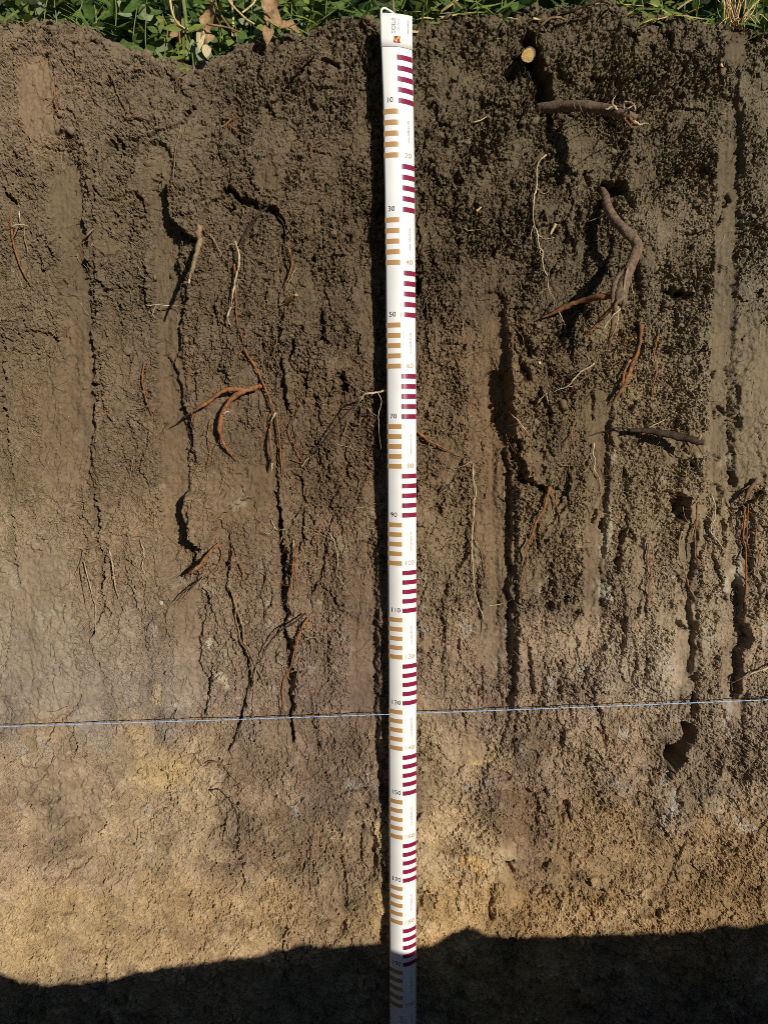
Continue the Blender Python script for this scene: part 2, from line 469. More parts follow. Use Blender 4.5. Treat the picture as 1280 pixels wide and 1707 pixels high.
# -- cavities
hole([(884,62),(889,105),(902,130),(906,165)], 28, .075, 7, 4, 2.5)
hole([(850,130),(872,118)], 14, .02)
hole([(1004,318),(1032,316)], 26, .05)
hole([(372,317),(398,327),(432,345),(455,350)], 13, .04)
hole([(455,350),(470,372),(472,395)], 12, .03)
hole([(1112,486),(1140,492)], 14, .04)
hole([(1056,440),(1062,480)], 16, .02)
hole([(1137,838),(1133,862)], 28, .055)
hole([(1151,1222),(1151,1234)], 22, .085, 3, 3, 1); hole([(1124,1258),(1126,1268)], 31, .085, 3, 3, 1); hole([(1146,1238),(1132,1252)], 18, .075, 3, 3, 1.5)
hole([(1122,1282),(1116,1296)], 12, .03)
hole([(864,556),(880,588)], 16, .022); hole([(868,610),(878,630)], 12, .02)
hole([(856,740),(868,800)], 20, .03); hole([(872,800),(900,815)], 16, .03)
hole([(203,256)], 12, .02); hole([(188,243)], 14, .025); hole([(206,244),(196,226)], 8, .02)
hole([(8,318),(24,340)], 9, .02)
hole([(724,792)], 9, .03); hole([(794,342)], 13, .02); hole([(384,345)], 11, .03); hole([(158,644)], 11, .02); hole([(151,682)], 11, .02)
hole([(440,642)], 9, .03); hole([(572,628),(575,648)], 12, .03); hole([(322,178),(310,190)], 7, .02)
hole([(824,1440)], 7, .02); hole([(848,1445),(852,1455)], 9, .025); hole([(442,1142)], 7, .02); hole([(1160,780)], 9, .025)
hole([(914,1010),(920,1004)], 12, .02); hole([(850,1440)], 8, .02); hole([(910,40),(915,30)], 12, .03); hole([(845,20),(870,15)], 16, .03)
hole([(1048,48),(1060,54)], 14, .03); hole([(1165,20),(1190,18)], 12, .03); hole([(1100,28),(1130,30)], 12, .03); hole([(1268,52),(1262,60)], 20, .04)
hole([(540,100),(560,110)], 10, .02); hole([(580,110),(590,104)], 10, .02); hole([(150,66),(168,70)], 8, .02)
hole([(725,180)], 12, .02); hole([(760,290),(768,300)], 14, .02); hole([(822,420)], 10, .02); hole([(835,50),(830,65)], 10, .02)
hole([(900,1452),(912,1440)], 8, .02); hole([(910,1480),(895,1500)], 6, .02)
for _ in range(150):
    u0, v0 = rng.uniform(700, 1280), rng.uniform(30, 1050)
    if abs(u0 - 835) < 30 and v0 > 500: continue
    a = rng.uniform(0.8, 2.3); L = rng.uniform(3, 16)
    hole([(u0, v0), (u0 - L * math.cos(a), v0 + L * math.sin(a))], rng.uniform(5, 10), rng.uniform(.008, .02), 7)
for _ in range(90):
    u0, v0 = rng.uniform(0, 630), rng.uniform(60, 760)
    a = rng.uniform(0.8, 2.0); L = rng.uniform(3, 14)
    hole([(u0, v0), (u0 - L * math.cos(a) * .5, v0 + L * math.sin(a))], rng.uniform(3.5, 7), rng.uniform(.005, .013), 7)
# -- named cracks, plus one line carved in for a twig's cast shadow
CR = [([(155,825),(161,870),(163,895),(172,920),(172,960),(170,990),(175,1010),(165,1035),(152,1060)], 7, .03),
 ([(173,905),(187,940),(190,970),(198,1000),(202,1012),(200,1050)], 3.5, .015), ([(207,922),(210,955),(220,985),(227,1012)], 3.5, .015),
 ([(253,1032),(233,1055),(240,1070),(247,1086)], 3, .012), ([(150,1035),(148,1060),(160,1100),(176,1128)], 3, .012),
 ([(466,850),(468,890),(472,930),(470,990),(475,1040),(480,1100),(480,1150),(485,1200),(490,1238)], 11, .035),
 ([(505,850),(504,890),(498,920)], 6, .02), ([(551,868),(541,910),(538,950),(520,990)], 5, .015), ([(520,975),(545,985),(570,1020)], 4, .012),
 ([(378,940),(376,980),(390,1000),(395,1040),(405,1080),(416,1120),(409,1170),(400,1200),(380,1256)], 6, .02),
 ([(332,1060),(330,1110),(350,1146),(338,1192)], 4, .012), ([(345,985),(340,1020),(334,1060)], 4, .012), ([(385,1050),(390,1090)], 4, .012),
 ([(133,842),(141,862),(152,882)], 4, .015), ([(14,850),(22,900),(24,950),(34,968),(28,980)], 5, .02), ([(2,560),(5,640),(10,720),(20,800)], 7, .018),
 ([(35,530),(50,552),(72,556),(92,566)], 4, .012), ([(35,510),(40,535)], 4, .012), ([(536,520),(538,560),(545,570)], 8, .02), ([(495,565),(480,600)], 5, .015),
 ([(470,600),(472,640),(478,680)], 9, .02), ([(525,660),(530,690),(535,710)], 6, .015), ([(495,860),(505,830),(500,800)], 7, .018), ([(575,740),(577,780),(582,800)], 5, .012),
 ([(455,985),(450,1010),(438,1030)], 3.5, .01), ([(780,850),(775,930),(750,960),(735,1010),(730,1020)], 5, .012), ([(795,950),(797,990),(800,1030)], 4, .012), ([(736,1020),(738,1100),(740,1150)], 3, .008),
 ([(1044,862),(1036,900),(1030,955)], 9, .022), ([(1042,780),(1044,830)], 7, .018), ([(1040,1005),(1038,1060),(1036,1090)], 4, .012), ([(1080,1100),(1076,1140)], 7, .018), ([(1060,1080),(1062,1110),(1054,1140)], 4, .012),
 ([(1190,930),(1200,970),(1210,1000)], 6, .016), ([(1206,870),(1210,910)], 6, .016), ([(935,1100),(930,1140),(938,1170)], 6, .015), ([(880,1080),(885,1130),(890,1160)], 7, .015), ([(800,1160),(790,1140)], 5, .012),
 ([(860,1150),(850,1180),(836,1240)], 5, .012), ([(1158,1160),(1157,1182),(1160,1192)], 5, .015), ([(130,1235),(125,1260)], 5, .015), ([(130,1180),(90,1205),(76,1250)], 4, .012), ([(40,1346),(75,1340),(100,1332)], 4, .014),
 ([(95,1382),(120,1365),(140,1360)], 3, .01), ([(150,1430),(130,1450),(95,1465)], 4, .012), ([(360,1382),(372,1376)], 6, .015), ([(625,1350),(622,1390),(626,1440)], 8, .02), ([(395,1340),(397,1390),(392,1420)], 4, .012),
 ([(515,1380),(505,1450)], 4, .01), ([(605,1360),(600,1420),(605,1450)], 3, .01), ([(565,1420),(575,1460),(580,1500)], 4, .012), ([(407,1460),(400,1500)], 4, .012), ([(575,1540),(570,1560)], 8, .02), ([(472,1570),(478,1600)], 7, .02),
 ([(270,1430),(280,1445)], 3, .01), ([(860,1180),(855,1260)], 4, .01), ([(945,1340),(950,1365)], 9, .018), ([(1060,1330),(1064,1345)], 5, .012), ([(960,1545),(985,1530)], 5, .012), ([(705,1490),(697,1510)], 6, .015), ([(820,1490),(818,1540)], 6, .015),
 ([(1245,1290),(1232,1310)], 6, .015), ([(1138,1310),(1130,1325)], 5, .012), ([(1000,1180),(1010,1240),(996,1215)], 5, .012), ([(870,1310),(890,1330),(900,1345)], 7, .015), ([(800,1390),(812,1380)], 4, .012),
 ([(150,440),(165,470),(185,490)], 6, .015), ([(160,430),(160,520)], 5, .012), ([(210,700),(222,740),(228,760)], 3, .01), ([(163,590),(168,640),(172,680),(182,700)], 4, .012), ([(176,265),(205,240),(250,228),(300,210),(322,182)], 4, .012),
 ([(158,250),(160,320),(158,390)], 3, .01), ([(470,165),(490,140),(505,118)], 4, .008), ([(990,700),(985,650)], 4, .01), ([(600,560),(592,600)], 5, .014), ([(1230,640),(1232,700)], 3, .01), ([(1215,700),(1222,760)], 3, .008),  # second line is carved along a twig's cast shadow, not a crack
 ([(1215,610),(1218,660),(1216,790)], 3, .008), ([(1270,820),(1240,850)], 8, .02), ([(1240,905),(1250,950),(1262,990)], 7, .02), ([(900,650),(915,690)], 8, .02), ([(330,920),(310,950),(300,965)], 4, .012)]
cr_r = random.Random(21)
for pts, w, d in CR:
    crack(pts, w * 1.2, d)
    if w >= 5: stepr(pts, .0045, 22, 5)
    for _ in range(2 if len(pts) < 4 else 4):                 # side branches
        k = cr_r.randrange(len(pts)); u, v = pts[k]; L = cr_r.uniform(12, 38); a = math.pi / 2 + cr_r.choice((-1, 1)) * cr_r.uniform(.25, .9)
        if cr_r.random() < .3: a += math.pi
        crack([(u, v), (u + L * .5 * math.cos(a), v + L * .5 * math.sin(a)), (u + L * math.cos(a + cr_r.gauss(0, .4)), v + L * math.sin(a))], max(1.8, w * cr_r.uniform(.3, .55)), d * .5)
FEAT = H.copy()

# -- natural roughness
und = 0.016 * fbm(X * 3.2, Z * 2.0, 51, 3) + 0.006 * fbm(X * 11, Z * 6, 55, 3)
SM = np.clip(SM, 0, 1.1)
keep = np.clip(1 - 0.84 * SM, 0.06, 1)
Cm = C * keep
def wob(k, amp, f, seed):
    return amp * (perlin(X * f + k, Z * f, seed) + 0.5 * perlin(X * f * 2.3, Z * f * 2.3 + k, seed + 1) + 0.3 * perlin(X * f * 5, Z * f * 5 + k, seed + 2))
ca, sa = math.cos(0.5), math.sin(0.5)
wx = X + wob(0, 0.0040, 80, 61); wz = Z + wob(9, 0.0040, 80, 64)
RX, RZ = wx * ca - wz * sa, wx * sa + wz * ca
p1, e1 = plates(RX / 0.012, RZ / 0.019, 71)
p2, e2 = plates(RX / 0.0066 + 5, RZ / 0.0100, 72)
p3, e3 = plates(RX / 0.0042 + 9, RZ / 0.0056, 73)
g1 = fbm(wx * 130, wz * 105, 74, 4, 0.62)
pit = smooth(0.10, 0.55, fbm(X * 40, Z * 30, 81, 4, 0.6))
pit2 = smooth(0.18, 0.5, fbm(wx * 135 + 3, wz * 95, 83, 3, 0.6))
bigf = fbm(X * 14, Z * 10, 57, 4, 0.55)
H = H + und
rag = np.clip(0.85 + 1.6 * fbm(X * 12, Z * 8, 131, 4), 0.15, 1.75)          # torn patches beside cut, flatter ones
Ck = np.clip(Cm, 0, 1.3) * rag
fl = (0.35 + 0.65 * np.clip(Cm, 0, 1)) * keep * rag
white = rng.normal(size=X.shape)
p4, e4 = plates(RX / 0.030 + 2, RZ / 0.046, 79)
H += 0.012 * bigf * (0.3 + 0.7 * Ck) * keep
p5, e5 = plates(RX / 0.075 + 4, RZ / 0.11, 139)
vx = X + wob(3, 0.006, 40, 141); vz = Z + wob(5, 0.012, 25, 144)
p6, e6 = plates(vx / 0.030 + 1, vz / 0.125, 147)          # upright slabs sheared by the spade
p7, e7 = plates(vx / 0.0125 + 6, vz / 0.050, 148)
vz_m = smooth(230, 420, V) * (1 - smooth(1230, 1420, V)) * smooth(-0.35, 0.15, perlin(X * 6 + 3, Z * 3, 149)) * keep
H += vz_m * (0.0085 * p6 + 0.0052 * p7) - vz_m * (0.0045 * (1 - smooth(0.0, 0.06, e6)) + 0.0022 * (1 - smooth(0.0, 0.08, e7)))
H += (0.3 + 0.7 * np.clip(C, 0, 1)) * keep * 0.011 * p5 - Ck * 0.004 * (1 - smooth(0.0, 0.04, e5))
H += Ck * (0.0105 * p4 + 0.0050 * p1 + 0.0062 * p2) + 0.0058 * fl * p3
H += (0.0018 * keep + 0.0056 * Ck) * g1
H += (0.00012 + 0.00085 * np.clip(Cm, 0, 1) * rag) * white
H -= Ck * (0.0070 * pit + 0.0056 * pit2) + 0.0040 * pit2 * keep * (1 - np.clip(Cm, 0, 1)) * 0.7
H -= Ck * 0.0040 * (1 - smooth(0.0, 0.09, e4)) + Ck * 0.0022 * (1 - smooth(0.0, 0.10, e1)) + fl * 0.0018 * (1 - smooth(0.0, 0.14, e2))
H += 0.0005 * fbm(X * 90, Z * 75, 91, 3)
# firmer soil: scaly flakes with thin broken edges
q1, h1 = plates(wx / 0.021 + 3, wz / 0.030, 75)
q2, h2 = plates(wx / 0.010 + 1, wz / 0.014, 76)
firm = keep * (1 - 0.7 * np.clip(C, 0, 1))
H += firm * rag * 1.35 * (0.0062 * q1 * smooth(-0.2, 0.2, perlin(X * 12, Z * 9, 77)) + 0.0036 * q2)
low = smooth(1150, 1320, V)
p8, e8 = plates(RX / 0.050 + 7, RZ / 0.034, 151)          # scrape marks and broken faces in the pale subsoil
p9, e9 = plates(wx / 0.024 + 7, wz / 0.020, 152)
H += low * keep * (0.0080 * p8 + 0.0050 * p9) - low * keep * 0.0028 * (1 - smooth(0.0, 0.05, e8))
# fine shrinkage cracks, mostly upright
cf = np.abs(fbm(X * 17 + 0.5 * perlin(X * 50, Z * 50, 97), Z * 7.5 + 0.3 * perlin(X * 45, Z * 45, 197), 96, 4))
ck = (1 - smooth(0.0, 0.018, cf)) * smooth(-0.02, 0.22, perlin(X * 8, Z * 7, 98)) * (0.25 + 0.75 * keep)
H -= 0.0075 * ck * smooth(380, 620, V) * (1 - 0.6 * smooth(1180, 1350, V))
cf2 = np.abs(fbm(X * 34 + 0.4 * perlin(X * 90, Z * 90, 297), Z * 24, 196, 4))
H -= 0.0030 * (1 - smooth(0.0, 0.022, cf2)) * keep * smooth(0.0, 0.3, perlin(X * 9, Z * 9, 198))
# chatter ripples across the wiped strips
rip = np.abs(perlin(X * 26, Z * 190, 101)) + 0.5 * np.abs(perlin(X * 60, Z * 330, 102))
H -= 0.0019 * SM * (1 - smooth(0, 0.30, rip)) * smooth(-0.3, 0.3, perlin(X * 9, Z * 7, 105))
H += 0.0011 * SM * (perlin(X * 150, Z * 9, 103) + 0.6 * perlin(X * 330, Z * 16, 104))
H += 0.0011 * SM * fbm(X * 120, Z * 100, 106, 3) + 0.0025 * SM * np.clip(fbm(X * 30, Z * 22, 107, 3), -1, 0)
chip_m = smooth(0.28, 0.42, fbm(X * 26, Z * 20, 108, 4, 0.6)) * smooth(0.3, 0.9, SM)
H -= 0.0035 * chip_m * (0.6 + 0.8 * p3)
# the face leans back a touch near the rim
near_top = np.clip((zrim[None, :] - Z) / 0.06, 0, 1)
H -= 0.03 * (1 - near_top) ** 2
# keep the strung line clear of the face
H = np.where((V > 1130) & (V < 1230), np.minimum(H, 0.026), H)

def blur(a, n):
    k = np.ones(2 * n + 1) / (2 * n + 1)
    p = np.pad(a, ((n, n), (0, 0)), 'edge'); c = np.cumsum(np.vstack([np.zeros((1, a.shape[1])), p]), 0)
    a = (c[2 * n + 1:] - c[:-2 * n - 1]) / (2 * n + 1)
    p = np.pad(a, ((0, 0), (n, n)), 'edge'); c = np.cumsum(np.hstack([np.zeros((a.shape[0], 1)), p]), 1)
    return (c[:, 2 * n + 1:] - c[:, :-2 * n - 1]) / (2 * n + 1)

# crumbs bulge sideways over the gaps below them
Hb = blur(H, 2)
gz, gxx = np.gradient(Hb)
gxx = gxx / np.maximum(np.gradient(X, axis=1), 1e-6); gz = gz / np.maximum(np.gradient(Z, axis=0), 1e-6)
gl = np.hypot(gxx, gz) + 1e-6
over = 0.0012 * np.clip(Cm, 0, 1) * np.tanh(gl) * smooth(-0.004, 0.004, H - blur(H, 6))
PX = X - over * gxx / gl
PZ = Z - over * gz / gl

RGB = soil_rgb(U, V, X, Z)
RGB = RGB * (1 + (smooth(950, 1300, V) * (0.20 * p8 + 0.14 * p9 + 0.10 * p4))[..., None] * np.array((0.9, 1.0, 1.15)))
# wiped strips: clay pressed smooth and a shade browner
RGB = RGB * (1 - SM[..., None] * np.array([0.17, 0.20, 0.22]))
for (u0, v0, ru, rv, c, a) in [(62,165,40,110,(134,111,84),.35),(1045,565,18,9,(150,126,76),.7),(270,1290,60,40,(184,157,108),.4),(370,1140,9,16,(180,166,140),.5),(262,1160,14,26,(172,152,120),.5),
        (345,1075,5,10,(190,178,150),.7),(1210,975,14,22,(150,142,124),.6),(1180,1060,10,30,(150,140,118),.5),(800,1268,26,10,(190,164,110),.6),(1120,1140,20,14,(165,146,112),.5),(1060,650,30,22,(122,106,76),.5),
        (785,1440,32,12,(196,164,104),.6),(860,1360,40,60,(112,84,54),.35),(530,1280,34,30,(96,78,56),.45),(410,1385,36,30,(92,74,56),.4),(90,1420,46,16,(110,88,66),.4),(140,1420,14,12,(108,88,66),.5),(790,1450,6,40,(120,92,60),.3),(640,1385,12,46,(180,158,118),.5),(640,1490,12,40,(176,152,108),.5)]:
    q = np.hypot((U + 14 * perlin(X * 30, Z * 30, 401) - u0) / ru, (V + 14 * perlin(X * 30, Z * 30, 402) - v0) / rv)
    k = (a * (1 - smooth(0.5, 1.1, q)))[..., None]
    RGB = RGB * (1 - k) + k * srgb(c) * ALB

# rows that roll over the rim and run back as topsoil
nback = 46
tb = np.linspace(0, 1, nback + 1)[1:]
yb0 = -H[-1]
back_y = yb0[None, :] + (tb[:, None] ** 1.6) * 0.55
bx = np.repeat(PX[-1][None, :], nback, 0)
roll = 0.012 * (1 - np.exp(-tb * 9))[:, None]
bz = PZ[-1][None, :] + roll + 0.010 * fbm(bx * 22, back_y * 22, 121, 4) * np.minimum(tb * 8, 1)[:, None] - 0.05 * tb[:, None] ** 2
VX = np.vstack([PX, bx]); VY = np.vstack([-H, back_y]); VZ = np.vstack([PZ, bz])
RGBall = np.concatenate([RGB, np.repeat(RGB[-1][None], nback, 0)], 0)
me = fast_mesh('soil_face', np.stack([VX, VY, VZ], -1).reshape(-1, 3), quads=grid_quads(NR + nback, len(xs)))
flat = np.ones((NR + nback - 1, len(xs) - 1), bool)
flat[:NR - 1] = (Cm[:-1, :-1] < 0.22)
me.polygons.foreach_set('use_smooth', flat.ravel())
set_colour(me, RGBall.reshape(-1, 3))
soil_face = tag(link('soil_face', me, M_SOIL), 'dug vertical face of dark topsoil grading down to pale loess', None, None, 'structure')

# height look-up for everything that lies on the face
Hm0 = blur(H, 1); Hmax = Hm0.copy()
for dr in (-3, 0, 3):
    for dc in (-3, 0, 3):
        Hmax = np.maximum(Hmax, np.roll(np.roll(Hm0, dr, 0), dc, 1))
Hmax = 0.75 * blur(Hmax, 2) + 0.25 * blur(H, 4)
def surf(x, z):
    ci = min(max(int(np.searchsorted(xs, x)), 0), len(xs) - 1)
    ri = int(round((z - ZBOT) / (zrim[ci] - ZBOT) * (NR - 1)))
    ri = min(max(ri, 0), NR - 1)
    return float(Hmax[ri, ci])

def on_face(u, v, off=0.0):
    d = 0.0
    for _ in range(2):
        p = at(u, v, d)
        d = surf(p.x, p.z) + off
    return at(u, v, d)

# ------------------------------------------------------------------ loose crumbs stuck in the torn face
def ico_verts():
    import bmesh
    bm = bmesh.new(); bmesh.ops.create_icosphere(bm, subdivisions=2, radius=1.0)
    v = np.array([tuple(q.co) for q in bm.verts]); f = np.array([[q.index for q in t.verts] for t in bm.faces]); bm.free()
    return v, f
ICO_V, ICO_F = ico_verts()

def crumbs(n, name, label, pick):
    r = np.random.default_rng(77)
    vs, fs, cs = [], [], []
    nv = len(ICO_V)
    shapes = []
    for k in range(24):
        q = ICO_V.copy()
        f = 1 + 0.55 * perlin(q[:, 0] * 1.9 + k * 3.1, q[:, 1] * 1.9 + q[:, 2] * 1.3, 500 + k) + 0.55 * perlin(q[:, 0] * 4 + k, q[:, 2] * 4 + q[:, 1], 540 + k) + 0.10 * r.normal(size=len(q))
        for _c in range(5):                       # broken facets
            nrm = r.normal(size=3); nrm /= np.linalg.norm(nrm); dd = (q @ nrm) * f; f = np.where(dd > 0.62, f * 0.62 / np.maximum(dd, 1e-3), f)
        shapes.append(q * f[:, None] * r.uniform(0.55, 1.35, 3))
    done = 0
    while done < n:
        ri, ci, size, sink = pick(r)
        if ri is None: continue
        a = Euler(r.uniform(0, 6.28, 3)).to_matrix()
        q = shapes[int(r.integers(24))] @ np.array(a).T * size
        c = np.array([PX[ri, ci], -H[ri, ci] + sink * size, PZ[ri, ci]])
        vs.append(q + c); fs.append(ICO_F + done * nv)
        cs.append(np.repeat((RGB[ri, ci] * r.uniform(0.85, 1.15))[None], nv, 0))
        done += 1
    me = fast_mesh(name, np.concatenate(vs), tris=np.concatenate(fs), smooth_shade=False)
    set_colour(me, np.concatenate(cs))
    return tag(link(name, me, M_SOIL), label, 'soil crumbs', None, 'stuff')

fine_cols = (np.abs(xs) < 0.85)
ci0, ci1 = np.where(fine_cols)[0][[0, -1]]
def pick_crumb(r):
    ri, ci = int(r.integers(0, NR)), int(r.integers(ci0, ci1))
    if r.random() > np.clip(Cm[ri, ci], 0, 1) ** 1.7 * 0.9 + 0.015: return None, 0, 0, 0
    return ri, ci, min(0.0020 + r.gamma(1.5, 0.0011), 0.0090), r.uniform(0.0, 0.7)
crumbs(5000, 'soil_crumbs', 'loose dark crumbs of soil clinging all over the torn face', pick_crumb)
def pick_rim(r):
    ri, ci = NR - 1 - int(abs(r.normal(0, 14))), int(r.integers(ci0, ci1))
    return ri, ci, min(0.0026 + r.gamma(1.5, 0.0018), 0.014), r.uniform(0.0, 0.7)
rim_clods = crumbs(900, 'rim_clods', 'crumbly clods lying along the top edge of the face', pick_rim)
# PART2
# ------------------------------------------------------------------ pit floor, bench behind the viewer, field around
SHADE_PX = [(-400,1600),(-100,1600),(0,1620),(30,1635),(80,1641),(120,1638),(200,1626),(330,1606),(440,1591),(480,1578),(500,1574),(560,1578),(640,1570),(690,1580),(725,1576),(745,1566),(765,1550),(790,1549),(812,1556),(850,1563),(960,1560),(1060,1557),(1120,1556),(1150,1552),(1180,1543),(1205,1538),(1225,1542),(1280,1536),(1500,1530),(2000,1530)]
Y_EDGE = -1.30
ex = np.array([at(u, v).x - Y_EDGE * SUN.x / -SUN.y for u, v in SHADE_PX]); ez = np.array([at(u, v).z - Y_EDGE * SUN.z / -SUN.y for u, v in SHADE_PX])
gx = np.concatenate([np.linspace(-30, -5.2, 12), np.linspace(-5, -1.1, 30), np.linspace(-1.0, 2.4, 340), np.linspace(2.5, 6, 28), np.linspace(6.2, 30, 12)])
gy = np.concatenate([np.linspace(-80, -9, 14), np.linspace(-8.5, -1.9, 34), np.linspace(-1.85, -1.45, 20), np.linspace(-1.43, -1.16, 60), np.linspace(-1.14, 0.12, 60)])
GX, GY = np.meshgrid(gx, gy)
edge_z = np.interp(GX, ex, ez) + 0.007 * fbm(GX * 16, GX * 0 + 2.2, 601, 5, 0.6)
bench = edge_z - 0.10 * smooth(0.02, 0.5, Y_EDGE - GY) + 0.018 * fbm(GX * 4, GY * 4, 602, 4) * smooth(0.05, 0.4, Y_EDGE - GY)
face_t = smooth(0.0, 0.10, GY - Y_EDGE + 0.015 * fbm(GX * 12, GY * 12, 603, 3))
GZ = bench * (1 - face_t) + face_t * (-2.25 + 0.03 * fbm(GX * 5, GY * 5, 604, 4))
bank = np.maximum(smooth(-7.0, -8.2, GY), np.maximum(smooth(5.0, 6.0, GX), smooth(-4.2, -5.2, GX)))
GZ = GZ * (1 - bank) + bank * (0.02 + 0.05 * fbm(GX * .6, GY * .6, 605, 3))
me = fast_mesh('pit_floor', np.stack([GX, GY, GZ], -1).reshape(-1, 3), quads=grid_quads(len(gy), len(gx)))
cc = np.ones((GX.size, 3)) * srgb((128, 108, 78)) * (1 + 0.2 * fbm(GX * 3, GY * 3, 606, 4)).reshape(-1, 1)
set_colour(me, cc)
tag(link('pit_floor', me, M_SOIL), 'trodden floor and stepped bench of the soil pit', None, None, 'structure')
gx2 = np.linspace(-40, 40, 60); gy2 = np.concatenate([np.linspace(0.5, 4, 30), np.linspace(4.5, 90, 40)])
GX, GY = np.meshgrid(gx2, gy2)
GZ = 0.0 + 0.02 * fbm(GX * 2, GY * 2, 611, 3)
me = fast_mesh('ground', np.stack([GX, GY, GZ], -1).reshape(-1, 3), quads=grid_quads(len(gy2), len(gx2)))
set_colour(me, np.ones((GX.size, 3)) * srgb((92, 84, 58)))
tag(link('ground', me, M_SOIL), 'weedy field soil behind the pit edge', None, None, 'structure')

# ------------------------------------------------------------------ measuring tape
M_TAPE = noisy_mat('tape_white', (0.80, 0.80, 0.79), (0.72, 0.715, 0.70), 14, 0.24, 0.6)
M_MAROON = new_mat('print_maroon', (0.21, 0.012, 0.045), 0.24, 0.6)
M_GOLD = new_mat('print_gold', (0.43, 0.245, 0.095), 0.24, 0.6)
M_INK = new_mat('print_ink', (0.035, 0.014, 0.025), 0.35, 0.5)
M_TAN = new_mat('print_tan', (0.42, 0.27, 0.13), 0.35, 0.5)
M_GREY = new_mat('print_grey', (0.22, 0.20, 0.19), 0.4, 0.5)
M_LIGHT = new_mat('print_light_grey', (0.5, 0.49, 0.47), 0.4, 0.5)
M_LOGO = new_mat('print_logo_gold', (0.85, 0.42, 0.05), 0.35, 0.5)

T_D = 0.052                                  # tape edges stand this far off the face
T_PX = [(660.5,30),(661.5,90),(664,172),(666,300),(667.5,430),(669.5,700),(671,1100),(671.4,1400),(671.6,1590),(672,1707)]
tz = np.array([at(u, v, T_D).z for u, v in T_PX])[::-1]; txx = np.array([at(u, v, T_D).x for u, v in T_PX])[::-1]
def tape_c(m):
    z = -m
    return float(np.interp(z, tz, txx))
HALF = 0.0297
def tape(sg, m, lift=0.0):
    """sg -1..1 across, m metres below the zero mark"""
    bul = np.interp(m, [-.06, .0, .1, .6, 1.3, 2.0, 2.4], [.004, .008, .012, .013, .014, .017, .017])
    tilt = np.interp(m, [-.06, .1, .35, .7, 1.2], [.006, .007, .006, .001, 0.0])
    off = np.interp(m, [-.06, .05, .4, .8, 1.2, 1.6, 2.0], [.0, .002, .004, .002, .0, -.002, -.004]) + 0.0012 * math.sin(m * 9)
    y = -(T_D - 0.010 + off) - bul * (1 - sg * sg) + tilt * sg
    nx = 2 * bul * sg / HALF
    l = math.hypot(1, nx)
    return Vector((tape_c(m) + sg * HALF + lift * nx / l * 0.9, y - lift / l, -m))

def tape_sheet(name, s0, s1, m0, m1, lift, mat, parent, ns=None, nm=None, thick=0.0):
    ns = ns or max(2, int(abs(s1 - s0) * 8)); nm = nm or max(1, int((m1 - m0) / 0.02))
    def layer(l):
        return [tuple(tape(s0 + (s1 - s0) * i / ns, m0 + (m1 - m0) * j / nm, l)) for j in range(nm + 1) for i in range(ns + 1)]
    vs = layer(lift)
    q = grid_quads(nm + 1, ns + 1)
    qs = [q]
    if thick:
        n = len(vs); vs = vs + layer(lift - thick); qs.append(q[:, ::-1] + n)
        c = ns + 1
        for j in range(nm):
            a, b = j * c, (j + 1) * c; qs.append(np.array([[a, b, b + n, a + n], [a + ns, a + ns + n, b + ns + n, b + ns]]))
        for i in range(ns):
            a, b = i, nm * c + i; qs.append(np.array([[a, a + n, a + 1 + n, a + 1], [b, b + 1, b + 1 + n, b + n]]))
    return link(name, fast_mesh(name, vs, quads=np.concatenate(qs)), mat, parent)

tape_root = bpy.data.objects.new('measuring_tape', None); COL.objects.link(tape_root)
tag(tape_root, 'white soil profile measuring tape hanging down the face with maroon and gold bars', 'measuring tape')
tape_sheet('strip', -1, 1, -0.0625, 2.40, 0, M_TAPE, tape_root, 16, 130, 0.0006)
tape_sheet('top_flap', -1.02, 1.02, -0.0645, -0.0035, 0.0016, M_TAPE, tape_root, 16, 4, 0.0009)
for k in range(100):
    m = (2 * k + 1) / 100 + 0.0005
    red = (k // 5) % 2 == 0
    tape_sheet('scale_bar', 0.0 if red else -0.985, 0.985 if red else -0.02, m, m + 0.0095, 0.00035, M_MAROON if red else M_GOLD, tape_root, 8, 1)

_dg = None
def text_mesh(txt, size, spacing=1.0):
    cu = bpy.data.curves.new('lettering', 'FONT'); cu.body = txt; cu.size = size; cu.resolution_u = 3; cu.space_character = spacing
    cu.align_x = 'CENTER'; cu.align_y = 'CENTER'
    o = bpy.data.objects.new('lettering', cu); COL.objects.link(o)
    dg = bpy.context.evaluated_depsgraph_get()
    me = bpy.data.meshes.new_from_object(o.evaluated_get(dg))
    bpy.data.objects.remove(o); bpy.data.curves.remove(cu)
    return me

def tape_text(txt, size, sg, m, mat, name, up=False, spacing=1.0, xs_=1.0, lift=0.0004):
    me = text_mesh(txt, size, spacing)
    for v in me.vertices:
        a, b = v.co.x * xs_, v.co.y
        if up:                                # reads from the bottom up
            p = tape(sg - b / HALF, m - a, lift)
        else:
            p = tape(sg + a / HALF, m - b, lift)
        v.co = p
    me.name = name
    return link(name, me, mat, tape_root)

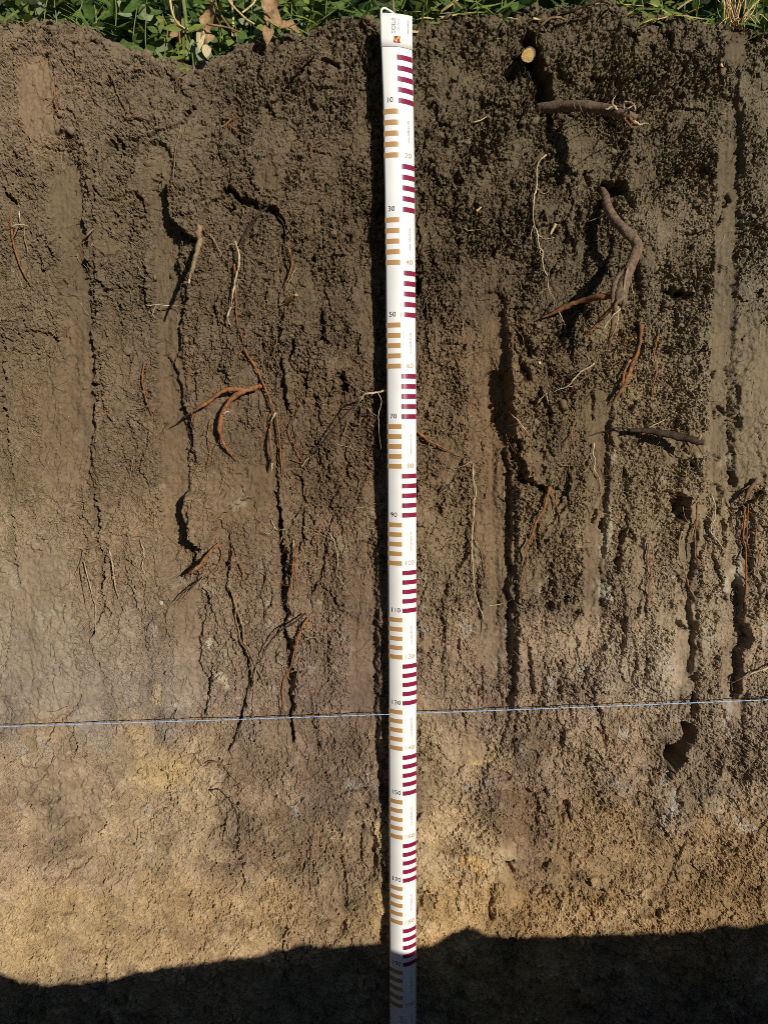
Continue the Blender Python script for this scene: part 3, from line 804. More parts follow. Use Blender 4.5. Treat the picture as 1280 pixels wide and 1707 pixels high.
for t in range(10, 201, 10):
    odd = (t // 10) % 2 == 1
    tape_text(str(t), 0.0138, (-0.56 if t < 100 else -0.48) if odd else (0.58 if t < 100 else 0.50), t / 100 - 0.0052, M_INK if odd else M_TAN, 'numeral')
for k in range(10):
    tape_text('www.soilbook.info', 0.0052, 0.62, 0.15 + 0.2 * k, M_GREY, 'web_address', True, 1.05)
tape_text('www.soilbook', 0.0044, 0.74, -0.0425, M_GREY, 'web_address', True, lift=0.0021)
tape_text('SOILB', 0.0112, -0.17, -0.0425, M_GREY, 'brand_lettering', True, 1.0, lift=0.0021)
tape_text('Soil Profi', 0.0062, 0.13, -0.0435, M_LIGHT, 'small_lettering', True, lift=0.0021)
tape_text('SOILBOOK', 0.0130, -0.10, 2.050, M_GREY, 'brand_lettering', True, 1.05)
tape_text('Soil Profile', 0.0066, 0.22, 2.042, M_LIGHT, 'small_lettering', True)
tape_text('www.soilbook.info', 0.0052, 0.66, 2.036, M_GREY, 'web_address', True)
sq = tape_sheet('logo', -0.20, 0.24, -0.0225, -0.0105, 0.0020, M_MAROON, tape_root, 4, 2)
# the gold S of the logo, lying on its side
def logo_s(m0, sg0, w, lift):
    pts = [(-.85, -.7), (-.7, .25), (-.15, .62), (-.05, -.1), (.45, -.6), (.85, -.4), (.85, .62)]
    vs, qs = [], []
    for a, b in zip(pts[:-1], pts[1:]):
        d = Vector((b[0] - a[0], b[1] - a[1])).normalized(); n = Vector((-d.y, d.x)) * 0.16; e = d * 0.10
        A, B = Vector(a) - e, Vector(b) + e
        i = len(vs)
        for q in (A + n, A - n, B - n, B + n):
            vs.append(tuple(tape(sg0 + q.x * w / HALF, m0 + q.y * w, lift)))
            lift += 0.00001
        qs.append([i, i + 1, i + 2, i + 3])
    me = fast_mesh('logo_letter', vs, quads=np.array(qs)); return link('logo_letter', me, M_LOGO, sq)
logo_s(-0.0165, 0.02, 0.0062, 0.0023)

# ------------------------------------------------------------------ tubes: roots, cords, stems
def resample(pts, n_per=5):
    P = [Vector(p) for p in pts]
    if len(P) == 2: P = [P[0], P[0].lerp(P[1], .5), P[1]]
    Q = [P[0] * 2 - P[1]] + P + [P[-1] * 2 - P[-2]]
    o = []
    for i in range(1, len(Q) - 2):
        a, b, c, d = Q[i - 1:i + 3]
        for k in range(n_per):
            t = k / n_per
            o.append(0.5 * ((2 * b) + (c - a) * t + (2 * a - 5 * b + 4 * c - d) * t * t + (3 * b - a - 3 * c + d) * t ** 3))
    o.append(P[-1])
    return o

def tube_arrays(pts, r0, r1, seg=8, n_per=5, rough=0.12, wig=0.0, seed=0, prof=None):
    P = resample(pts, n_per)
    r_ = random.Random(seed)
    n = len(P)
    if wig:
        for i in range(1, n - 1):
            P[i] = P[i] + Vector((r_.uniform(-wig, wig), r_.uniform(-wig, wig) * .6, r_.uniform(-wig, wig)))
    vs, qs = [], []
    ref = Vector((0.3, 0.9, 0.2))
    ph = [r_.uniform(0, 6.28) for _ in range(4)]
    for i, p in enumerate(P):
        t = (P[min(i + 1, n - 1)] - P[max(i - 1, 0)]).normalized()
        a = t.cross(ref).normalized(); b = t.cross(a).normalized()
        f = i / (n - 1)
        R = prof(f) if prof else r0 + (r1 - r0) * f
        for k in range(seg):
            th = 2 * math.pi * k / seg
            w = 1 + rough * (math.sin(2 * th + ph[0] + i * .5) * .5 + math.sin(3 * th + ph[1] - i * .8) * .4 + r_.uniform(-.6, .6))
            q = p + (a * math.cos(th) + b * math.sin(th)) * R * w
            vs.append(tuple(q))
    for i in range(n - 1):
        for k in range(seg):
            qs.append([i * seg + k, i * seg + (k + 1) % seg, (i + 1) * seg + (k + 1) % seg, (i + 1) * seg + k])
    vs.append(tuple(P[0])); vs.append(tuple(P[-1]))
    ts = [[n * seg, (k + 1) % seg, k] for k in range(seg)] + [[n * seg + 1, (n - 1) * seg + k, (n - 1) * seg + (k + 1) % seg] for k in range(seg)]
    return vs, qs, ts

def tube(name, pts, r0, r1, mat, parent=None, **kw):
    vs, qs, ts = tube_arrays(pts, r0, r1, **kw)
    return link(name, fast_mesh(name, vs, quads=qs, tris=ts), mat, parent)

M_BARK = noisy_mat('root_bark', (0.085, 0.056, 0.037), (0.215, 0.145, 0.095), 150, 0.85, 0.2, 0.0016, 320, coords='Generated' if False else 'Object')
M_ORANGE = noisy_mat('root_orange', (0.085, 0.047, 0.027), (0.32, 0.130, 0.044), 110, 0.8, 0.25, 0.0006, 420)
M_PALE = noisy_mat('root_pale', (0.24, 0.17, 0.10), (0.56, 0.44, 0.29), 110, 0.8, 0.25)
M_TANR = noisy_mat('root_tan', (0.13, 0.09, 0.055), (0.34, 0.23, 0.13), 110, 0.85, 0.2)
M_DARK = noisy_mat('root_dark', (0.022, 0.015, 0.010), (0.065, 0.043, 0.028), 110, 0.85, 0.2, 0.0008, 330)
M_BROWN = noisy_mat('root_brown', (0.105, 0.058, 0.032), (0.19, 0.11, 0.062), 150, 0.85, 0.2, 0.0006, 350)
M_CUT = noisy_mat('cut_wood', (0.36, 0.20, 0.05), (0.72, 0.52, 0.22), 420, 0.85, 0.2, 0.0006, 700)
PXM = 1.6 / F_PX

def P3(pts):
    return [on_face(q[0], q[1], q[2] if len(q) > 2 else 0.0015) for q in pts]

_rs = [0]
def taper(r0, r1, f_):
    """even taper that thins to a point over the last stretch"""
    return lambda f: PXM * (r0 + (r1 - r0) * f) * (1.0 if f < 0.72 else 1 - 0.8 * (f - 0.72) / 0.28 * f_) * (1 + (0.12 if r0 < 3 else 0.045) * math.sin(f * 23 + r0) + 0.05 * math.sin(f * 51))
def root(label, mat, pts, r, kids=(), seg=7, wig=0.0009, prof=None, rough=0.22, cat='root', name='root', hairs=5):
    _rs[0] += 1
    rr = random.Random(3000 + _rs[0])
    thin = 0.88 if r[0] < 4 else 0.95
    P = P3(pts)
    o = tube(name, P, 0, 0, mat, None, seg=seg, wig=wig, seed=_rs[0], prof=prof or taper(r[0] * thin, r[1] * thin, 1.0 if r[1] < 4.4 else 0.35), rough=rough)
    tag(o, label, cat, 'roots sticking out of the soil face')
    for (m2, p2, r2) in kids:
        _rs[0] += 1
        k2 = 0.85 if r2[0] < 3.5 else 0.95
        tube('rootlet', P3(p2), 0, 0, m2, o, seg=6, wig=0.0008, seed=_rs[0], rough=0.22, prof=taper(r2[0] * k2, r2[1] * k2, 1.0))
    for h in range(hairs):                     # hair-fine side roots
        u, v, d = (tuple(rr.choice(pts[1:])) + (0.003,))[:3]
        a = rr.uniform(0.4, 2.7); L = rr.uniform(10, 44); q = [(u, v, d)]
        for j in range(4):
            a += rr.gauss(0, .45); u += L / 4 * math.cos(a); v += L / 4 * math.sin(a); d = d * .6 + .0006
            q.append((u, v, d))
        tube('rootlet', P3(q), 0, 0, rr.choice([mat, M_TANR, M_BROWN]), o, seg=4, wig=0.0006, n_per=3, seed=h, rough=.1, prof=lambda f: 0.0009 * (1 - .6 * f))
    return o

# cut stub facing the viewer, below the rim right of the tape
b0, b1 = at(882, 89, -0.050), at(879.5, 92.5, 0.050)
st = tube('root_stub', [b0, b0.lerp(b1, .5) + Vector((0.001, 0, 0.001)), b1], 0.0125, 0.0120, M_BARK, None, seg=14, n_per=6, rough=0.07, seed=3)
tag(st, 'sawn off root stub with a round yellow cut end near the rim', 'root', 'roots sticking out of the soil face')
dirv = (b1 - b0).normalized()
vs = []; ts = []
aa = dirv.cross(Vector((0, 0, 1))).normalized(); bb = dirv.cross(aa)
for k in range(18):
    th = k / 18 * 6.2832; rr = 0.0119 * (1 + 0.05 * math.sin(3 * th + 1))
    vs.append(tuple(b1 + dirv * 0.0010 + (aa * math.cos(th) + bb * math.sin(th)) * rr))
vs.append(tuple(b1 + dirv * 0.0018))
for k in range(18):
    ts.append([18, k, (k + 1) % 18])
link('cut_face', fast_mesh('cut_face', vs, tris=ts), M_CUT, st)

# thick root that leaves the face at its left end and reaches out to the viewer
RR = [(886,180,-.03),(905,181,.004),(935,177,.035),(975,177,.075),(1010,182,.11),(1040,190,.138),(1060,197,.150)]
o = root('thick dark root below the stub reaching out horizontally with frayed white end', M_BARK, RR, (9.6, 7.6), [
    (M_PALE, [(1030,186,.135),(1022,176,.145),(1012,182,.15),(1007,180,.155)], (2.2, 1.2)), (M_PALE, [(1045,190,.14),(1040,172,.150),(1052,172,.155),(1058,180,.16),(1058,184,.16)], (2.4, 1.6)),
    (M_PALE, [(1055,200,.150),(1066,208,.155),(1074,206,.158),(1083,208,.16)], (2.2, 1.4)), (M_PALE, [(1026,182,.14),(1020,172,.15),(1026,158,.15)], (1.6, 1.0)), (M_ORANGE, [(1048,195,.148),(1056,205,.152),(1062,206,.15)], (3.2, 1.6)),
    (M_DARK, [(1045,182,.148),(1050,166,.150),(1056,150,.145)], (1.6, .8)), (M_BROWN, [(1040,196,.142),(1052,212,.146),(1066,207,.15)], (3, 1.2)), (M_PALE, [(1036,188,.146),(1046,181,.158),(1056,176,.16)], (2.0, 1.2)),
    (M_TANR, [(965,172,.09),(968,183,.094),(972,190,.08)], (.8, .5)), (M_TANR, [(955,170,.08),(958,182,.084),(956,192,.065)], (.8, .5))], seg=16, rough=0.07, wig=0.0004)
# big sinuous root
o = root('thick bent brown root curving like an S with forked lower end', M_BARK,
    [(1000,312,-.03),(1008,326,.012),(1013,345,.030),(1026,368,.052),(1045,388,.068),(1059,402,.075),(1061,418,.078),(1052,440,.086),(1043,460,.094),(1036,482,.104),(1030,508,.112)], (8, 11), [
    (M_BARK, [(1042,450,.092),(1028,464,.100),(1022,482,.104),(1022,500,.106),(1017,520,.104)], (4.6, 4.4)), (M_BARK, [(1036,485,.112),(1040,500,.116),(1036,516,.118)], (5.5, 3.5)), (M_BROWN, [(1030,500,.118),(1024,512,.120),(1026,526,.116)], (3.4, 2)), (M_TANR, [(1046,446,.102),(1040,470,.112),(1038,492,.118)], (2.2, 1.6)),
    (M_ORANGE, [(1022,494,.095),(1000,495,.082),(975,500,.062),(950,508,.042),(925,520,.024),(900,531,.010)], (5, 4.2)),
    (M_ORANGE, [(1018,515,.098),(1003,530,.088),(988,547,.075),(975,564,.062)], (3.4, 2.6)),
    (M_BROWN, [(1023,508,.100),(1021,540,.092),(1017,565,.083),(1011,592,.074)], (3.6, 3.0)),
    (M_PALE, [(1036,512,.115),(1022,526,.118),(1012,538,.118),(1004,553,.116)], (1.8, 1.0)),
    (M_PALE, [(1029,510,.115),(1030,530,.112),(1022,555,.10),(1008,575,.06),(994,590,.02)], (1.4, .7)),
    (M_PALE, [(1050,465,.10),(1054,485,.10),(1058,505,.09)], (1.0, .6)), (M_PALE, [(1012,352,.04),(1000,362,.02),(978,370,.004)], (1.3, .7))], seg=16, rough=0.07, wig=0.0004,
    prof=lambda f: PXM * np.interp(f, [0, .15, .35, .55, .68, .82, .95, 1], [5.6, 6.6, 7.6, 8.4, 7.8, 9.6, 9.8, 5.5]))
root('flaking orange root below the thick bent root', M_ORANGE, [(1068,540,.004),(1066,575,.006),(1056,600,.010),(1048,622,.014),(1040,642,.016),(1030,658,.014),(1019,674,.008)], (3.5, 4), [
    (M_ORANGE, [(1050,600,.010),(1040,622,.014),(1036,645,.016)], (3, 3)), (M_ORANGE, [(1040,645,.016),(1054,641,.012)], (1.8, .8))], rough=.25)
root('dark horizontal root with a split end left of the smooth strip', M_DARK, [(1048,718,.02),(1075,718,.03),(1105,722,.04),(1135,729,.045),(1158,735,.05),(1172,737,.05)], (5, 5), [
    (M_DARK, [(1052,716,.02),(1030,713,.014),(1005,720,.008),(978,727,.004)], (2, 1)), (M_BROWN, [(1140,732,.045),(1148,745,.04),(1152,758,.03)], (1.8, .8)), (M_BROWN, [(1158,738,.048),(1168,752,.04),(1172,762,.03)], (1.8, .8)),
    (M_TANR, [(1164,733,.052),(1168,724,.055)], (3.4, 2.6)), (M_PALE, [(1075,716,.032),(1100,704,.02),(1117,695,.008)], (.9, .5))], prof=lambda f: PXM * np.interp(f, [0, .3, .6, 1], [4, 5, 7, 4.5]))
root('forked orange root arching left, fat lower arm hooked downward', M_ORANGE, [(440,641,-.004),(428,646,.012),(412,651,.022),(398,656,.028),(384,668,.030),(372,688,.030),(367,708,.028),(369,728,.024),(378,748,.016),(395,768,.004)], (4.5, 4), [
    (M_ORANGE, [(408,651,.024),(388,648,.030),(370,653,.032),(355,664,.032),(338,676,.030),(322,686,.026),(310,694,.020)], (4, 3)),
    (M_DARK, [(310,694,.020),(298,704,.014),(282,714,.006)], (2.4, 1.2)), (M_ORANGE, [(320,688,.026),(322,700,.016),(325,712,.006)], (1.6, .8)), (M_PALE, [(372,690,.036),(380,686,.036),(384,690,.03)], (1.4, .8))], rough=.22)
root('long thin pale root trailing down to the forked orange root', M_PALE, [(392,402,.020),(399,425,.024),(398,445,.026),(393,465,.026),(388,490,.022),(386,512,.016)], (2.0, 1.7), [
    (M_PALE, [(385,512,.018),(380,528,.020),(383,540,.014),(388,546,.006)], (2.2, 1.2)), (M_ORANGE, [(391,440,.012),(392,470,.010),(394,510,.008),(395,535,.006),(402,555,.006),(408,580,.006)], (1.6, 1.4)),
    (M_TANR, [(350,390,.006),(360,405,.008),(370,425,.012),(384,437,.016)], (1.4, 1.0))])
root('thin reddish root running from its knot down past the orange fork', M_ORANGE, [(407,580,.008),(415,595,.010),(426,612,.012),(436,632,.012),(446,655,.014),(455,680,.018),(460,690,.02)], (2, 2.2), [
    (M_ORANGE, [(408,580,.008),(398,588,.006),(388,598,.004)], (1.6, .8)), (M_PALE, [(460,688,.02),(455,697,.022),(452,705,.02)], (2, 1)), (M_ORANGE, [(461,690,.016),(466,725,.012),(468,760,.008),(471,795,.004)], (1.8, 1.6))])
root('short stubby brown root hanging beside the reddish one', M_BROWN, [(452,705,.006),(450,725,.018),(453,745,.024),(455,765,.022),(453,782,.018)], (2, 4), [(M_PALE, [(454,772,.024),(453,786,.02)], (2, 1.2)), (M_ORANGE, [(450,715,.016),(447,740,.02),(449,768,.018)], (1.4, 1.2))])
root('gnarled grey root jutting out under the crumbling ledge left of centre', M_TANR, [(334,376,.002),(331,392,.025),(334,402,.045),(328,422,.075),(324,438,.10),(318,458,.125),(314,472,.14)], (5.5, 3), [
    (M_ORANGE, [(336,378,.004),(344,388,.01),(352,395,.008)], (2, 1)), (M_PALE, [(316,466,.135),(316,474,.142)], (2, 1.2))], rough=.25)
root('thin dark twig leaning from the black hollow under the ledge', M_DARK, [(444,347,.002),(432,357,.012),(420,372,.018),(410,388,.020),(402,402,.018),(396,418,.020)], (2.2, 1.6), [(M_TANR, [(398,412,.018),(385,407,.022),(378,415,.02),(375,430,.01)], (1.2, .8))])
root('wavy thin orange root on the dark shelf left of the tape', M_ORANGE, [(480,412,.006),(486,430,.010),(486,448,.010),(478,470,.010),(477,485,.010),(484,502,.010),(481,520,.006)], (1.6, 1.2), [(M_ORANGE, [(477,510,.008),(475,535,.004)], (1.2, .8)), (M_PALE, [(494,445,.006),(486,462,.008),(478,478,.006)], (.9, .5))])
root('small round root end poking out under the wavy orange root', M_BROWN, [(470,512,-.01),(480,502,.012),(494,492,.035)], (4.5, 3.6), [(M_CUT, [(493,492.5,.034),(496,491,.037)], (3.2, 2.6))], seg=9)
root('tan root with pale cross twig near the left edge', M_ORANGE, [(20,352,.006),(19,375,.008),(22,398,.008),(26,418,.010),(36,445,.010),(48,468,.008),(60,482,.004)], (1.8, 2), [
    (M_PALE, [(20,378,.012),(32,374,.014),(47,376,.010)], (2, 1.2)), (M_TANR, [(32,374,.012),(27,385,.012),(22,398,.010)], (2, 1.6)), (M_TANR, [(42,378,.008),(41,392,.008),(46,415,.006),(47,426,.004)], (1.6, 1)), (M_PALE, [(33,352,.008),(34,372,.012)], (1.5, 1.2))])
root('short bent tan rootlet right of the wiped left strip', M_TANR, [(156,382,.006),(146,392,.008),(137,405,.006),(131,422,.004)], (2, .8))
root('thin brown root bending along the upper left slope', M_BROWN, [(182,122,.003),(190,135,.004),(196,155,.004),(205,172,.005),(212,182,.005),(207,190,.006),(212,196,.006),(228,194,.006),(250,200,.006),(272,204,.006),(295,210,.004)], (1.6, 1.3), [(M_BROWN, [(207,112,.004),(210,125,.004),(208,142,.003)], (1, .6))])
root('small reddish rootlet beside the pinkish wiped patch at upper left', M_ORANGE, [(92,148,.004),(91,165,.006),(94,180,.006),(90,192,.004)], (1.8, .9))
root('thin hanging root above the narrow wiped strip at left', M_TANR, [(302,208,.004),(298,230,.005),(292,255,.006),(290,285,.006),(289,310,.004)], (1.1, .7))
root('curled thin rootlet just under the rim dip', M_BROWN, [(312,120,.004),(300,128,.005),(294,140,.006),(297,153,.004)], (1.2, .7))
root('straight thin orange root lying on the left middle of the face', M_ORANGE, [(241,605,.004),(238,625,.005),(240,650,.006),(247,675,.006),(257,700,.004)], (1.5, 1.2))
root('pale pinkish twig coming out from behind the tape', M_PALE, [(652,648,.03),(638,652,.036),(622,655,.055),(610,656,.075),(602,662,.085)], (2, 1.6), [
    (M_PALE, [(606,660,.085),(600,668,.08),(590,685,.05),(578,710,.02),(568,740,.006)], (1.3, .6)), (M_PALE, [(630,655,.05),(636,668,.05),(632,685,.045),(631,705,.04),(634,740,.03),(640,780,.02)], (.9, .5)),
    (M_DARK, [(604,662,.085),(575,692,.055),(545,728,.030),(518,760,.012),(508,778,.004)], (1.5, 1.2)), (M_PALE, [(612,656,.075),(598,650,.05),(582,634,.01)], (1.2, .7))])  # first strand: dark tube standing in for the shadow line on the face
root('wispy orange rootlets meeting in a small star left of the tape', M_ORANGE, [(478,715,.004),(488,735,.006),(496,755,.008),(505,770,.008)], (1.2, .9), [(M_ORANGE, [(486,766,.004),(497,770,.006),(508,772,.008)], (1, .8)), (M_PALE, [(503,778,.008),(512,766,.01),(524,758,.006)], (1.2, .6)), (M_ORANGE, [(506,772,.008),(510,782,.006),(514,790,.004)], (.9, .5))])
root('orange root sloping down from the right edge of the tape', M_ORANGE, [(688,716,.004),(700,724,.008),(716,735,.012),(735,745,.012),(757,754,.008)], (2, 2), [(M_ORANGE, [(702,724,.008),(718,732,.010),(738,741,.008)], (1.2, .7))])
root('branched orange root in the crumbly soil right of the deep groove', M_ORANGE, [(917,810,.004),(911,830,.012),(906,850,.016),(896,865,.016),(889,882,.014),(888,890,.012),(892,905,.008),(895,945,.004)], (3.2, 1.6), [
    (M_ORANGE, [(888,888,.012),(882,902,.014),(875,915,.016),(878,930,.016),(875,955,.014),(870,975,.012),(868,1000,.006)], (2.6, 1.2)), (M_ORANGE, [(918,815,.006),(925,838,.008),(934,860,.006)], (1.8, .8)), (M_DARK, [(914,798,.004),(917,812,.008)], (2, 2))])
root('long pale thread root hanging from the shadow of the thick horizontal root', M_PALE, [(910,258,.006),(898,270,.008),(894,290,.008),(894,312,.008),(889,335,.008),(889,370,.008),(896,390,.008),(898,410,.008),(904,420,.008),(904,440,.008),(912,462,.008),(914,480,.010),(924,500,.014),(930,518,.03)], (1.4, 1.1), [
    (M_PALE, [(889,376,.008),(885,390,.006),(886,402,.004)], (.9, .5)), (M_PALE, [(930,518,.03),(936,530,.02),(942,545,.006),(944,556,.004)], (1, .5)), (M_PALE, [(899,410,.008),(901,428,.006)], (.9, .5))])
root('thin white root lying across the smooth spot under the orange fork', M_PALE, [(990,606,.006),(982,612,.008),(970,618,.010),(958,630,.010),(946,644,.010),(934,648,.010),(918,655,.008)], (1.5, 1.2), [(M_PALE, [(912,655,.010),(900,666,.006),(895,675,.004)], (1, .6)), (M_PALE, [(910,657,.01),(914,675,.006)], (1, .6))])
root('short white root slanting over the deep groove edge', M_PALE, [(848,686,.020),(860,698,.014),(870,710,.010),(882,724,.006)], (1.3, .9), [(M_PALE, [(864,704,.012),(852,708,.012),(842,710,.012)], (.8, .5))])
root('long pale double thread root left of the deep groove', M_PALE, [(788,778,.006),(789,800,.006),(793,820,.008),(790,840,.008),(788,880,.008),(786,910,.010),(788,950,.010),(791,985,.010),(798,1010,.008),(806,1035,.006),(800,1080,.004)], (1.3, 1.2), [
    (M_PALE, [(762,780,.006),(775,775,.008),(786,770,.006),(789,785,.006)], (.9, .9)), (M_ORANGE, [(794,870,.006),(795,895,.008),(802,915,.008),(808,935,.008),(810,970,.006),(812,1000,.004)], (1.3, .9)), (M_BROWN, [(798,838,.006),(793,858,.010),(788,870,.008)], (1.6, 1.2)), (M_PALE, [(814,1009,.006),(835,1007,.008),(853,999,.012)], (.9, .7))])
root('orange root running straight down the curved wiped strip at right', M_ORANGE, [(1162,840,.010),(1160,865,.012),(1158,890,.012),(1158,925,.010),(1162,932,.008)], (1.9, 1.5), [(M_ORANGE, [(1162,840,.01),(1166,836,.008)], (2.4, 2))])
root('thin yellow root wandering down the same curved wiped strip', M_TANR, [(1136,885,.006),(1131,905,.007),(1132,930,.007),(1138,945,.007),(1144,965,.007),(1148,978,.007),(1155,990,.006),(1162,1000,.004)], (1.4, 1))
root('pale thread root in the ragged soil at upper right of the curved strip', M_PALE, [(1185,826,.006),(1192,845,.008),(1190,865,.008),(1184,885,.008),(1198,905,.008),(1206,918,.006),(1210,930,.004)], (1.2, .8))
root('bundle of orange roots hanging near the right border', M_ORANGE, [(1240,845,.008),(1240,870,.012),(1238,895,.014),(1242,915,.012),(1243,960,.010),(1242,990,.010),(1238,1010,.008),(1234,1035,.006)], (1.9, 1.2), [(M_ORANGE, [(1246,840,.006),(1245,870,.01),(1244,905,.01),(1252,925,.006)], (1.5, .8)), (M_ORANGE, [(1236,875,.012),(1235,895,.012),(1240,912,.012)], (1.4, 1)), (M_ORANGE, [(1243,990,.008),(1248,1000,.006)], (1, .6))])
root('pale straight root entering from the right border above the cord', M_PALE, [(1295,1106,.012),(1270,1116,.014),(1245,1126,.012),(1219,1138,.008)], (2, 1.5))
root('thin tan branching root on the pale lower left soil', M_TANR, [(172,903,.010),(160,909,.010),(150,913,.010),(140,918,.008),(134,940,.007),(124,962,.006),(110,978,.006),(96,992,.006),(78,1003,.004)], (1.6, 1), [
    (M_TANR, [(134,945,.006),(138,970,.006),(142,1000,.006),(145,1020,.004)], (1.2, .8)), (M_PALE, [(140,935,.006),(148,965,.006),(154,990,.006),(160,1015,.006),(160,1045,.006),(159,1060,.004)], (1.2, .8)), (M_TANR, [(140,916,.008),(125,914,.006),(110,915,.004)], (.9, .5)), (M_TANR, [(124,962,.006),(112,972,.008),(106,985,.006)], (1, .6))])
root('thin pale root tracing a crack right of the branching tan root', M_PALE, [(183,915,.004),(187,935,.005),(190,960,.005),(195,985,.005),(203,1000,.004)], (1.5, 1.1))
root('short pale vertical thread on the left lower soil', M_PALE, [(234,900,.004),(241,925,.005),(237,945,.005),(243,962,.004)], (1.1, .7))
root('brown split root end under the deep black notch at left', M_ORANGE, [(365,906,.004),(352,918,.020),(342,932,.030),(332,945,.038),(316,955,.044)], (2, 6), [(M_PALE, [(328,946,.044),(318,956,.046)], (3, 1.6)), (M_DARK, [(345,940,.015),(325,948,.03),(302,962,.036)], (2, 1.4)), (M_DARK, [(342,962,.006),(322,975,.02),(305,990,.03),(290,1008,.034)], (1.8, 1)), (M_TANR, [(340,962,.01),(325,978,.02),(305,1002,.016)], (1.4, .7))])
root('twin orange root ends hanging right of the black notch', M_ORANGE, [(367,912,.006),(370,925,.010),(366,940,.012)], (1.5, 1.8), [(M_ORANGE, [(389,918,.006),(386,935,.010),(384,948,.010)], (1.4, 1.2)), (M_ORANGE, [(400,940,.006),(406,955,.010),(412,976,.006)], (1.8, 1))])
root('long twisted tan root leading to a hairy knot above the cord', M_TANR, [(380,975,.004),(388,990,.007),(393,1010,.008),(400,1030,.008),(406,1048,.008),(407,1070,.008),(413,1080,.008),(420,1095,.008),(428,1115,.008)], (2.4, 2.2), [
    (M_TANR, [(386,985,.006),(395,1005,.009),(393,1025,.008),(398,1050,.008),(402,1070,.008),(412,1085,.009),(418,1105,.008)], (1.6, 1.4)), (M_TANR, [(428,1115,.008),(440,1130,.006),(455,1126,.006),(464,1134,.004)], (1.3, .8)), (M_TANR, [(428,1112,.008),(422,1145,.006),(417,1165,.004)], (1.3, .8)), (M_TANR, [(426,1110,.008),(436,1104,.008),(445,1108,.006)], (1.2, .7)), (M_TANR, [(430,1118,.008),(440,1140,.008),(446,1155,.004)], (1.1, .6)), (M_TANR, [(422,1108,.009),(414,1118,.008),(412,1130,.004)], (1.2, .6))])
root('pair of orange roots parted over the long central crack', M_ORANGE, [(492,905,.008),(490,920,.014),(489,940,.016),(487,965,.014),(482,985,.012),(479,1005,.008)], (2.4, 1.6), [(M_ORANGE, [(490,915,.014),(493,930,.014),(488,955,.012),(484,985,.008)], (2, 1)), (M_PALE, [(490,900,.008),(489,915,.012)], (1.4, 1.6)), (M_ORANGE, [(490,940,.012),(494,965,.010),(491,995,.006)], (1, .6))])
root('long reddish root leaving a dark pit and crossing the central crack', M_ORANGE, [(514,1030,.004),(507,1040,.012),(500,1055,.016),(495,1070,.016),(490,1090,.014),(487,1105,.014),(478,1125,.014),(472,1140,.010),(471,1160,.008),(472,1180,.006),(468,1200,.005),(465,1225,.004)], (2.6, 1.4), [
    (M_DARK, [(510,1022,.020),(490,1038,.030),(470,1050,.034),(452,1068,.030),(442,1085,.022),(432,1108,.010)], (2, 1.4)), (M_TANR, [(503,1050,.012),(515,1062,.012),(528,1064,.010),(538,1074,.006)], (1.6, .8)), (M_TANR, [(505,1045,.012),(520,1050,.008),(530,1056,.004)], (1, .6)), (M_TANR, [(500,1060,.012),(508,1080,.008),(506,1095,.004)], (1, .6))])
root('thin pale thread root in the middle left of the tape', M_PALE, [(548,888,.004),(557,902,.005),(562,922,.006),(563,940,.005),(561,958,.004)], (1.1, .7))
root('looped white thread root crossing the top of the central crack', M_PALE, [(452,866,.005),(458,878,.008),(464,884,.012),(472,882,.012),(478,885,.006)], (1, .7))
root('small dark reddish root on the pale soil under the cord', M_BROWN, [(342,1272,.004),(352,1269,.006),(372,1276,.006),(385,1292,.006),(399,1308,.004)], (1.6, 1.2))
root('thin dark root forking downward below the cord at left', M_DARK, [(350,1318,.004),(365,1316,.005),(380,1330,.005),(390,1345,.005),(398,1365,.005),(397,1390,.004)], (1.3, .9), [(M_TANR, [(390,1340,.004),(415,1360,.004),(418,1395,.004),(428,1425,.003)], (.9, .6)), (M_DARK, [(395,1390,.004),(390,1420,.004)], (.9, .5))])
root('straight hair thin tan root low on the face left of the tape', M_TANR, [(529,1362,.004),(524,1390,.004),(519,1425,.004),(518,1470,.004),(522,1505,.003)], (1.1, .7))
root('pale bowed twig lying on the crumbs just above the stub', M_TANR, [(893,56,.010),(903,42,.022),(915,32,.030),(930,29,.028),(945,33,.015)], (1.8, 2.6))
root('long dark twig slanting up over the right rim', M_DARK, [(930,28,.012),(950,20,.03),(975,10,.045),(1000,0,.055),(1030,-14,.06)], (2, 2.4), [(M_DARK, [(975,10,.045),(968,24,.03),(960,32,.01)], (1.4, .8))])
root('dark twig with a clump of rootlets below the left rim', M_DARK, [(527,88,.010),(515,92,.045),(505,100,.06),(497,110,.065)], (2, 1.6), [(M_TANR, [(530,90,.010),(545,88,.02),(560,96,.01)], (1, .6)), (M_TANR, [(524,88,.02),(516,78,.03),(508,70,.02)], (1, .6)), (M_DARK, [(530,95,.01),(520,85,.03),(500,84,.04)], (1.2, .7))])
root('brown mossy root end beside a clod under the curved strip top', M_BROWN, [(1262,798,.006),(1252,812,.016),(1245,825,.022),(1238,842,.022)], (4, 3))
root('thin pale straight stalk crossing the narrow wiped strip at left', M_PALE, [(246,510,.010),(260,508,.02),(272,509,.026),(290,509,.014),(306,512,.006)], (1.1, .8))

